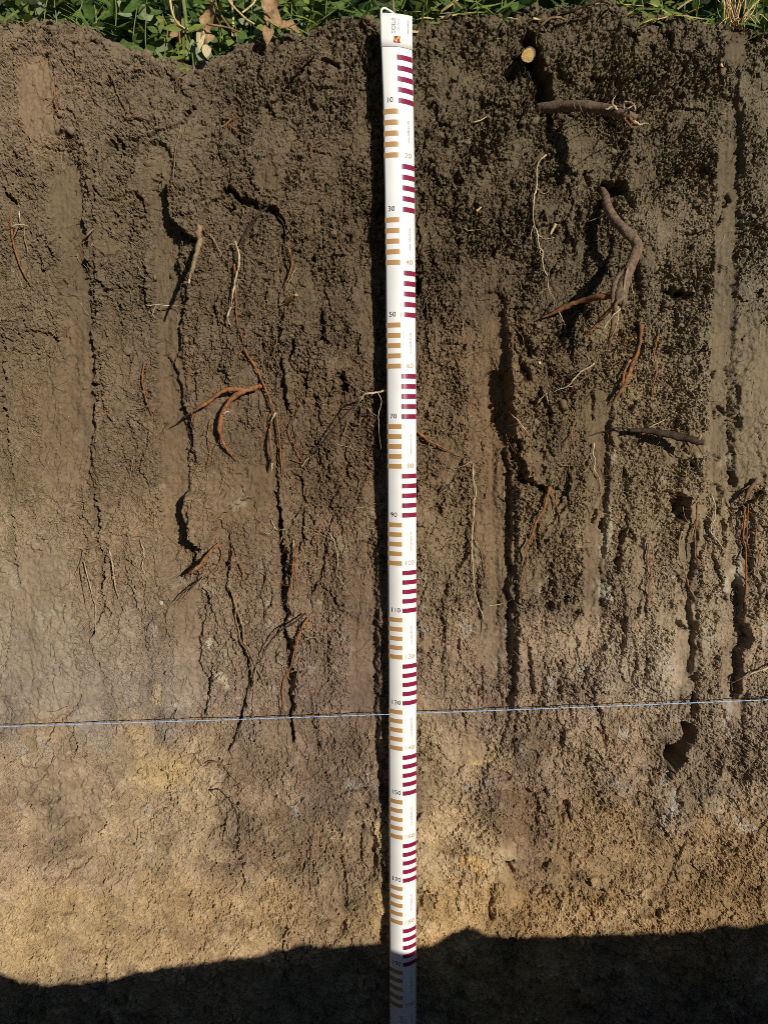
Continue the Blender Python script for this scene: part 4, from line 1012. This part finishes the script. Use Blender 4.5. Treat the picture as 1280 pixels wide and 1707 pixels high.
root('reddish thread root in the torn soil right of the flaking orange root', M_ORANGE, [(1096,560,.004),(1090,590,.006),(1094,620,.006),(1086,650,.006),(1088,680,.004)], (1.5, 1))
root('short orange root ends left of the dark horizontal root', M_ORANGE, [(958,700,.005),(952,725,.008),(956,750,.008),(948,775,.005)], (1.6, 1), [(M_ORANGE, [(952,725,.008),(942,738,.008),(938,760,.004)], (1.2, .7))])
root('pale looped thread root on the narrow strip below the dark root', M_PALE, [(990,738,.006),(988,755,.008),(992,768,.010),(990,782,.008),(998,796,.006),(1002,812,.004)], (1.2, .8))
root('rusty root strand between the two right wiped strips', M_ORANGE, [(1082,905,.005),(1078,930,.007),(1084,955,.007),(1080,985,.007),(1086,1010,.004)], (1.5, .9))
root('tangled brown root strand under the wavy orange root', M_BROWN, [(455,540,.005),(462,565,.007),(457,590,.007),(466,615,.007),(462,645,.007),(470,675,.004)], (1.3, .9), [(M_BROWN, [(457,590,.007),(448,605,.006),(450,628,.004)], (1, .6))])
root('brown trailing root left of the long central crack', M_BROWN, [(440,930,.005),(445,960,.007),(437,990,.007),(444,1020,.007),(438,1050,.004)], (1.4, .9), [(M_TANR, [(445,960,.007),(455,978,.006),(458,1000,.004)], (1, .6))])
root('orange strand hanging above the black notch at left', M_ORANGE, [(352,700,.005),(346,725,.007),(350,755,.007),(343,785,.005)], (1.4, .9))
root('reddish strand low beside the right border', M_ORANGE, [(1262,870,.006),(1258,900,.008),(1264,930,.008),(1258,965,.005)], (1.5, .9))
root('thin brown root crossing the upper crumbs left of the tape', M_BROWN, [(512,228,.004),(520,240,.006),(532,236,.006),(545,228,.004)], (1.2, .8), [(M_ORANGE, [(520,240,.006),(517,255,.006),(522,265,.004)], (1.1, .7))])
root('small orange root tangle in the upper left crumbs', M_ORANGE, [(372,212,.004),(380,203,.006),(392,196,.006),(408,197,.004)], (1.3, .8), [(M_ORANGE, [(392,196,.006),(386,190,.006),(378,192,.004)], (1, .7)), (M_BROWN, [(380,203,.006),(374,220,.006),(364,232,.004)], (1, .7))])

# hair roots nobody could count
vs_, qs_, ts_, ms_ = [], [], [], []
hr = random.Random(5)
for k in range(1000):
    u0, v0 = hr.uniform(0, 1280), hr.triangular(100, 1560, 800)
    if 636 < u0 < 696: continue
    L = hr.uniform(10, 46); a = hr.gauss(math.pi / 2, 0.55)
    pts = []
    for j in range(5):
        pts.append(on_face(u0, v0, 0.0012 + 0.003 * hr.random() * (0 < j < 4)))
        a += hr.gauss(0, .35); u0 += L / 4 * math.cos(a); v0 += L / 4 * math.sin(a)
    v, q, t = tube_arrays(pts, 0.00042, 0.00025, seg=3, n_per=2, rough=0, seed=k)
    o_ = len(vs_)
    vs_ += v; qs_ += [[i + o_ for i in f] for f in q]; ts_ += [[i + o_ for i in f] for f in t]
    ms_.append((len(q), len(t), hr.choice([0, 1, 1, 2, 3, 3])))
me = fast_mesh('hair_roots', vs_, quads=qs_, tris=ts_)
for m in (M_PALE, M_TANR, M_ORANGE, M_DARK): me.materials.append(m)
mi = np.concatenate([np.full(a, c) for a, b, c in ms_] + [np.full(b, c) for a, b, c in ms_]).astype(np.int32)
me.polygons.foreach_set('material_index', mi)
tag(link('hair_roots', me), 'fine hair roots scattered over the soil face', 'hair roots', None, 'stuff')

# straw chips and pebbles
M_STRAW = noisy_mat('straw', (0.46, 0.31, 0.12), (0.66, 0.50, 0.25), 150, 0.7, 0.3)
def chip(label, pts, w, name='straw_chip', mat=None, cat='straw'):
    return tag(tube(name, P3(pts), w * PXM, w * PXM * .6, mat or M_STRAW, None, seg=5, rough=.2, seed=int(pts[0][0])), label, cat)
chip('yellow straw chip lying left of the thick bent root', [(926,373,.004),(921,382,.008),(917,391,.005)], 2.8)
chip('pale straw chip near the rim right of the stub', [(888,31,.006),(900,33,.008)], 2.0)
chip('small straw chip just left of the rim hollow', [(845,30,.006),(862,32,.008)], 1.6)
chip('thin pale straw slanting in the crumbs right of the tape', [(789,204,.005),(802,200,.008),(814,192,.005)], 1.3)
chip('straw chip beside the small hollow right of the tape', [(794,352,.008),(802,345,.010)], 2.2)
chip('short straw under the right rim near the wiped spot', [(1200,107,.006),(1204,112,.006)], 2.4)
def pebble(label, u, v, r, col, sq_=(1, 1, 1), name='pebble'):
    q = ICO_V * (1 + 0.25 * perlin(ICO_V[:, 0] * 1.6 + u, ICO_V[:, 1] * 1.6 + ICO_V[:, 2], 700))[:, None] * np.array(sq_) * r * PXM
    c = np.array(on_face(u, v, 0.0 + 0.3 * r * PXM))
    o = link(name, fast_mesh(name, q + c, tris=ICO_F), noisy_mat('stone', tuple(col), tuple(min(1, k * 1.4) for k in col), 200, .8, .3))
    return tag(o, label, 'pebble')
pebble('tiny round white pebble under the thick bent root', 899, 605, 2.6, (.50, .44, .32))
pebble('small off-white lime lump left of the twisted tan root', 269, 1005, 4.5, (.34, .31, .26), (.8, .35, 1))

# ------------------------------------------------------------------ stretched blue cord
M_CORD = noisy_mat('cord_blue', (0.20, 0.38, 0.62), (0.36, 0.50, 0.70), 500, 0.5, 0.4)
cA, cB = at(-160, 1216, 0.042), at(1440, 1160, 0.042)
vs_, qs_, ts_ = [], [], []
n = 900
for ph in (0, math.pi):
    pts = []
    for i in range(n + 1):
        f = i / n
        p = cA.lerp(cB, f); a = f * 330 + ph
        p = p + Vector((0, math.cos(a), math.sin(a))) * 0.00045 + Vector((0, 0, -0.004 * math.sin(f * math.pi)))
        pts.append(p)
    v, q, t = tube_arrays(pts, 0.00062, 0.00062, seg=5, n_per=1, rough=0, seed=1)
    o_ = len(vs_); vs_ += v; qs_ += [[i + o_ for i in f] for f in q]; ts_ += [[i + o_ for i in f] for f in t]
tag(link('cord', fast_mesh('cord', vs_, quads=qs_, tris=ts_), M_CORD), 'thin blue twisted cord stretched level across the face behind the tape', 'cord')
M_WCORD = noisy_mat('cord_white', (0.72, 0.70, 0.66), (0.82, 0.80, 0.76), 300, .7, .3)
pt = [tape(-.85, -.055, -.004), tape(-.95, -.063, -.003), tape(-.98, -.070, -.002), tape(-.80, -.0745, -.002), tape(-.5, -.072, -.004), tape(-.2, -.067, -.005), tape(.0, -.058, -.006)]
tube('hanging_loop', pt, 0.0022, 0.0022, M_WCORD, tape_root, seg=8, n_per=6, rough=.05)

# ------------------------------------------------------------------ weeds behind the rim
def leaf_mesh(name, kind, seed):
    r = random.Random(seed)
    rows = 7
    prof = {'broad': [0.03, .55, .95, 1.0, .72, .36, .02], 'oval': [.03, .6, .92, 1.0, .9, .6, .04], 'lance': [.05, .5, .8, .9, .75, .42, .02], 'blade': [.7, .9, 1, .95, .8, .5, .03], 'dry': [.1, .62, .95, 1.0, .8, .5, .06]}[kind]
    wid = {'broad': .42, 'oval': .33, 'lance': .2, 'blade': .035, 'dry': .36}[kind]
    vs = []
    curl = r.uniform(.1, .4) * (2.2 if kind == 'dry' else 1)
    for i in range(rows):
        t = i / (rows - 1)
        w = wid * prof[i] * r.uniform(.9, 1.1)
        for j in range(5):
            s_ = (j - 2) / 2
            z = .22 * abs(s_) * w * (3 if kind == 'dry' else 1.3) - curl * t * t * .5 + r.uniform(-.012, .012) * (11 if kind == 'dry' else 1)
            vs.append((s_ * w + (.03 * math.sin(t * 5 + seed)), t + (.05 * abs(s_) if kind == 'broad' and i in (2, 3) else 0), z))
    me = fast_mesh(name, vs, quads=grid_quads(rows, 5))
    return me

def leaf_mat(name, c1, c2, trans=0.25):
    m = noisy_mat(name, c1, c2, 6, 0.7, 0.22, detail=4)
    n, l = m.node_tree.nodes, m.node_tree.links
    b = n['Principled BSDF']; outn = n['Material Output']
    tr = n.new('ShaderNodeBsdfTranslucent'); mx = n.new('ShaderNodeMixShader'); mx.inputs[0].default_value = trans
    src = b.inputs['Base Color'].links[0].from_socket
    l.new(src, tr.inputs[0]); l.new(b.outputs[0], mx.inputs[1]); l.new(tr.outputs[0], mx.inputs[2]); l.new(mx.outputs[0], outn.inputs[0])
    return m
LM = {'green': leaf_mat('leaf_green', (0.042, 0.085, 0.018), (0.12, 0.19, 0.04)), 'grey': leaf_mat('leaf_grey_green', (0.15, 0.20, 0.10), (0.30, 0.35, 0.20)),
      'lime': leaf_mat('leaf_lime', (0.11, 0.16, 0.028), (0.24, 0.28, 0.06)), 'deep': leaf_mat('leaf_deep_green', (0.022, 0.055, 0.016), (0.055, 0.11, 0.03)),
      'dry': leaf_mat('leaf_dry', (0.22, 0.125, 0.06), (0.42, 0.28, 0.15), .15), 'pale': leaf_mat('leaf_pale_dry', (0.50, 0.42, 0.22), (0.68, 0.60, 0.38), .3), 'straw': leaf_mat('straw_blade', (0.42, 0.29, 0.11), (0.64, 0.48, 0.22), .15)}
SM_ = {'green': noisy_mat('stem_green', (0.10, 0.14, 0.04), (0.20, 0.22, 0.08), 40, .6), 'straw': M_STRAW, 'brown': noisy_mat('stem_brown', (0.16, 0.09, 0.045), (0.30, 0.19, 0.10), 60, .8)}
LEAVES = {}
def get_leaf(kind, col, k):
    key = (kind, col, k)
    if key not in LEAVES:
        me = leaf_mesh('leaf', kind, 31 * k + len(kind)); me.materials.append(LM[col]); LEAVES[key] = me
    return LEAVES[key]

def rim_z(x):
    return float(np.interp(x, xs, zrim))

def place_leaf(parent, me, p, direction, size, facing, r, roll=0.5, name='leaf'):
    y = Vector(direction).normalized()
    f = Vector(facing).normalized()
    x = y.cross(f)
    if x.length < 1e-3: x = Vector((1, 0, 0))
    x.normalize(); z = x.cross(y)
    M = Matrix((x, y, z)).transposed().to_4x4()
    M = M @ Matrix.Rotation(r.gauss(0, roll), 4, 'Y')
    o = bpy.data.objects.new(name, me); COL.objects.link(o)
    o.parent = parent
    o.matrix_local = Matrix.Translation(p) @ M @ Matrix.Diagonal((size, size, size, 1))
    return o

_pl = [0]
def weed(label, u, back, kind, col, nl, size, height, stem='green', lean=(0, 0), spread=1.0, group='weeds along the pit rim', cat='weed', low=0.0, stem_r=0.0016, face_bias=1.0, dz=0.0, name='weed_plant'):
    _pl[0] += 1
    r = random.Random(1000 + _pl[0])
    x0 = at(u, 60, -back).x
    z0 = rim_z(x0) - 0.012 - 0.03 * min(back, .5) + dz
    root_ = bpy.data.objects.new(name, None); COL.objects.link(root_); root_.location = (x0, back, z0)
    tag(root_, label, cat, group)
    top = Vector((lean[0], lean[1], height))
    pts = [Vector((0, 0, -0.03)), top * .35 + Vector((r.uniform(-.01, .01), 0, 0)), top * .7 + Vector((r.uniform(-.015, .015), r.uniform(-.01, .01), 0)), top]
    tube('stem', pts, stem_r, stem_r * .5, SM_[stem], root_, seg=6, n_per=4, rough=.1, seed=_pl[0])
    for k in range(nl):
        t = low + (1 - low) * (k + r.uniform(0.1, .9)) / nl
        P = resample(pts, 4); p = P[min(int(t * (len(P) - 1)), len(P) - 1)]
        a = k * 2.4 + r.uniform(-.5, .5)
        d = Vector((math.cos(a) * spread, math.sin(a) * .6 * spread - .35, r.uniform(-.35, .5)))
        place_leaf(root_, get_leaf(kind, col, r.randrange(3)), p + d.normalized() * size * .15, d, size * r.uniform(.65, 1.2), Vector((r.uniform(-.2, .6), -1.0 * face_bias, r.uniform(.2, 1.1))), r)
    return root_

W = [("broad grey-green weed at the far left rim", -8, .05, 'broad', 'grey', 7, .055, .16), ("broad pale weed leaning over the left rim beside the first", 40, .04, 'broad', 'grey', 7, .052, .15), ("low bright green weed sitting on the left rim", 96, .03, 'lance', 'lime', 10, .034, .07),
 ("grey-leaved weed with big upper leaf right of the low bright one", 78, .12, 'broad', 'grey', 6, .060, .20), ("small leafy weed before the left slope", 130, .05, 'lance', 'green', 9, .034, .09), ("dark weed at the top of the left slope", 165, .16, 'broad', 'green', 9, .050, .24),
 ("green weed with one large lit leaf over the left slope", 188, .05, 'broad', 'green', 7, .052, .13), ("leafy weed at the left side of the dip", 222, .14, 'broad', 'grey', 8, .046, .22), ("small-leaved weed deep in the dip", 248, .04, 'oval', 'green', 16, .026, .13),
 ("bushy small-leaved weed at the bottom of the dip", 272, .05, 'oval', 'lime', 14, .022, .11), ("drooping pale weed with wilted leaves in the dip", 322, .02, 'lance', 'lime', 12, .036, .10), ("dark green weed behind the wilted one", 300, .20, 'broad', 'green', 10, .05, .30),
 ("weed with limp leaves at the right side of the dip", 360, .08, 'oval', 'green', 12, .03, .16), ("upright green weed right of the dip", 395, .10, 'broad', 'green', 9, .042, .20), ("weed behind the crumpled dry leaf", 425, .12, 'oval', 'grey', 10, .036, .20),
 ("bright round-leaved weed left of the clod ridge", 455, .08, 'oval', 'lime', 12, .030, .14), ("green round-leaved weed on the clod ridge", 485, .10, 'oval', 'green', 13, .032, .16), ("small chickweed-like plant midway to the tape", 515, .06, 'oval', 'lime', 14, .026, .10),
 ("round-leaved weed just left of the tape", 552, .06, 'oval', 'green', 13, .030, .11), ("broad weed close to the tape top", 592, .09, 'broad', 'green', 9, .040, .15), ("low green weed behind the tape loop", 622, .07, 'oval', 'green', 12, .032, .12),
 ("dark leafy weed right behind the tape top", 668, .10, 'broad', 'deep', 9, .046, .17), ("grassy green tuft right of the tape", 712, .05, 'lance', 'lime', 10, .05, .11), ("low weed right of the grassy tuft", 752, .08, 'lance', 'green', 10, .045, .14), ("yellowish weed left of the rim hollow", 800, .07, 'lance', 'lime', 9, .05, .12),
 ("green weed behind the rim hollow", 842, .12, 'broad', 'green', 9, .045, .19), ("dark weed above the stub", 900, .18, 'broad', 'deep', 9, .05, .26), ("dark weed behind the long twig", 965, .20, 'broad', 'deep', 9, .05, .28), ("small bright weed right of the long twig", 1020, .10, 'oval', 'lime', 12, .032, .17),
 ("round-leaved green weed on the right rim", 1062, .06, 'oval', 'green', 12, .03, .12), ("lime weed in the middle of the right rim", 1098, .05, 'oval', 'lime', 12, .028, .10), ("green weed left of the straw tuft", 1140, .06, 'broad', 'green', 9, .036, .12), ("dark weed behind the straw tuft", 1190, .16, 'broad', 'deep', 10, .05, .24),
 ("leafy weed right of the straw tuft", 1252, .07, 'broad', 'green', 10, .040, .14), ("green weed at the far right rim", 1290, .06, 'oval', 'lime', 12, .034, .13)]
for w in W:
    weed(*w, low=0.05)
for u, lab, c in [(8,'thin grass tuft at the far left rim','lime'),(150,'grass tuft at the top of the left slope','lime'),(472,'grass tuft right of the crumpled leaf','green'),(536,'short grass tuft on the clods left of the tape','lime'),(606,'grass tuft beside the tape loop','green'),
        (698,'grass tuft touching the right tape corner','lime'),(733,'yellowing grass tuft a hand right of the tape','straw'),(778,'bright grass tuft left of the rim hollow','lime'),(826,'grass tuft leaning over the rim hollow','lime'),(1004,'grass tuft right of the long twig','straw'),(1044,'green grass tuft on the right rim crumbs','lime'),(1122,'small grass tuft in the middle of the right rim','straw'),(1168,'grass tuft left of the straw tuft','lime'),(1272,'grass tuft in the right corner','green')]:
    weed(lab, u, .03, 'blade', c, 10, .062, .02, spread=.7, cat='grass', low=0.0, stem_r=.0008, group='grass tufts on the rim', name='grass_tuft')
# dry stalks
def stalk(label, pts, r0, r1, mat, kids=(), name='dry_stalk', cat='stalk', grp='dry stalks over the rim dip'):
    o = tube(name, [at(*p) for p in pts], r0, r1, mat, None, seg=7, rough=.12, seed=int(pts[0][0]))
    tag(o, label, cat, grp)
    r = random.Random(int(pts[0][0]))
    for (u, v, d, dirn, size, kind, col) in kids:
        place_leaf(o, get_leaf(kind, col, r.randrange(3)), at(u, v, d), dirn, size, (0.3, -1, .4), r, .7)
    return o
stalk('yellow bowed stalk curving down into the dip', [(281,-30,-.06),(284,0,-.05),(288,22,-.04),(296,38,-.03),(310,48,-.03),(330,50,-.04)], .0026, .0014, M_STRAW)
stalk('thick green stalk standing in the dip', [(304,-40,-.09),(306,0,-.08),(310,30,-.06),(312,70,-.04),(312,100,-.03)], .0038, .0042, SM_['green'])
stalk('brown dry stalk left of the thick green one', [(298,-40,-.12),(300,0,-.11),(300,40,-.10),(302,90,-.06)], .0032, .0036, SM_['brown'], [(299,35,-.09,(-.3,-.3,-1),.035,'dry','dry'),(296,45,-.08,(-.6,-.2,-.7),.03,'dry','dry')])
stalk('brown stalk with shrivelled leaves at the right of the dip', [(356,-40,-.08),(353,0,-.07),(350,20,-.06),(345,45,-.05),(342,92,-.02)], .0028, .0024, SM_['brown'], [(352,5,-.06,(.2,-.3,-1),.05,'dry','dry'),(350,20,-.05,(-.2,-.2,-1),.045,'dry','dry'),(344,45,-.04,(-.1,-.3,-1),.04,'dry','dry'),(335,40,-.03,(0,-.2,-1),.055,'lance','pale'),(343,70,-.01,(.1,-.3,-1),.03,'oval','pale')])
stalk('slanting grey-brown stalk right of the dip', [(352,-30,-.12),(360,10,-.09),(372,30,-.07),(388,52,-.03),(394,60,-.01)], .0022, .0026, SM_['brown'])
stalk('low fallen stalk lying across the right slope of the dip', [(345,40,-.02),(362,43,-.02),(380,46,-.02),(400,54,-.01)], .0024, .0016, SM_['brown'])
stalk('straw coloured stalk slanting to the crumpled leaf', [(372,-20,-.06),(384,4,-.05),(398,20,-.04),(412,33,-.03),(424,40,-.02)], .0024, .0020, M_STRAW)
stalk('bent straw stalk joining the slanting one', [(430,-25,-.07),(426,0,-.06),(416,12,-.055),(404,21,-.045)], .0022, .0018, M_STRAW)
stalk('upright straw stalk behind the right slope of the dip', [(385,-40,-.12),(386,0,-.11),(389,25,-.10),(388,60,-.06)], .0026, .0026, M_STRAW)
stalk('brown stalk with a curled leaf above the crumpled one', [(449,-30,-.09),(448,0,-.08),(447,18,-.07),(445,50,-.03)], .0030, .0026, SM_['brown'], [(449,-4,-.06,(.1,-.2,-1),.05,'dry','dry')])
stalk('upright brownish stem behind the tape top', [(655,-30,.02),(655,0,.018),(657,24,.012),(658,45,0)], .0022, .0026, SM_['brown'], grp='single stems')
def dry_leaf(label, u, v, d, dirn, size, col, facing=(0.2, -1, .3), kind='dry'):
    r = random.Random(int(u * 3 + v))
    o = place_leaf(None, get_leaf(kind, col, r.randrange(3)), at(u, v, d), dirn, size, facing, r, .2, 'dry_leaf')
    return tag(o, label, 'leaf', 'dead leaves along the rim')
dry_leaf('large crumpled brown leaf lying on the rim right of the dip', 440, 26, .008, (.9, -.2, -.5), .046, 'dry')
dry_leaf('second crumpled brown leaf tip trailing right along the rim', 468, 46, .012, (1, -.1, -.02), .036, 'dry')
dry_leaf('small curled pale leaf hanging below the crumpled one', 441, 44, .014, (.25, -.2, -1), .034, 'dry')
dry_leaf('cream wilted leaf hanging at the bottom of the dip', 343, 74, .012, (.15, -.3, -1), .028, 'pale', kind='oval')
# straw tuft at the right rim
tuft = bpy.data.objects.new('straw_tuft', None); COL.objects.link(tuft)
tc_ = at(1228, 34, -.02); tuft.location = tc_
tag(tuft, 'dry yellow straw tuft standing on the right rim', 'straw tuft')
r = random.Random(44)
for k in range(34):
    a = r.gauss(0, .5); L = r.uniform(.06, .17)
    b = Vector((r.gauss(0, .012), r.gauss(0.01, .012), -.012))
    t = b + Vector((math.sin(a) * L, r.uniform(-.05, .03), L * math.cos(a)))
    m_ = b.lerp(t, .5) + Vector((r.gauss(0, .006), -.008, .004))
    if k % 4 == 0: t = b + Vector((math.sin(a) * .05 + .03 * r.uniform(-.5, 1), -.03, -.005)); m_ = b.lerp(t, .5) + Vector((0, -.01, .016))
    tube('straw', [b, m_, t], .0013, .0006, M_STRAW if k % 5 else SM_['brown'], tuft, seg=4, n_per=3, rough=.1, seed=k)

# undergrowth: the mass of weeds further back
ur = np.random.default_rng(9)
NL = 26000
vs_, fs_, mi_ = [], [], []
yy = 0.16 + 3.2 * ur.random(NL) ** 1.25
xx = ur.uniform(-2.6, 2.6, NL)
zz = np.interp(xx, xs, zrim) * 0.7 + ur.random(NL) * (0.16 + 0.62 * yy)
size = ur.uniform(.018, .040, NL) * (1 + 0.45 * yy)
D = ur.normal(size=(NL, 3)); D[:, 2] *= .6; D /= np.linalg.norm(D, axis=1)[:, None]
Nn = ur.normal(size=(NL, 3)) * .6 + np.array((.25, -.8, .6)); Sx = np.cross(D, Nn); Sx /= np.linalg.norm(Sx, axis=1)[:, None]
Nn = np.cross(Sx, D)
c = np.stack([xx, yy, zz], -1); sz = size[:, None]
p0 = c; p1 = c + D * sz * .8 + Sx * sz * .55 + Nn * sz * .15; p2 = c + D * sz * 1.9; p3 = c + D * sz * .8 - Sx * sz * .55 + Nn * sz * .15
VV = np.stack([p0, p1, p2, p3], 1).reshape(-1, 3)
ii = np.arange(NL)[:, None] * 4
TT = np.stack([ii + np.array([[0, 1, 2]]), ii + np.array([[0, 2, 3]])], 1).reshape(-1, 3)
me = fast_mesh('undergrowth', VV, tris=TT)
for k in ('deep', 'green', 'lime', 'grey'): me.materials.append(LM[k])
me.polygons.foreach_set('material_index', np.repeat(ur.choice([0, 0, 1, 1, 1, 2, 2, 3], NL), 2).astype(np.int32))
tag(link('undergrowth', me), 'dense dark green weeds behind the pit rim', 'weeds', None, 'stuff')
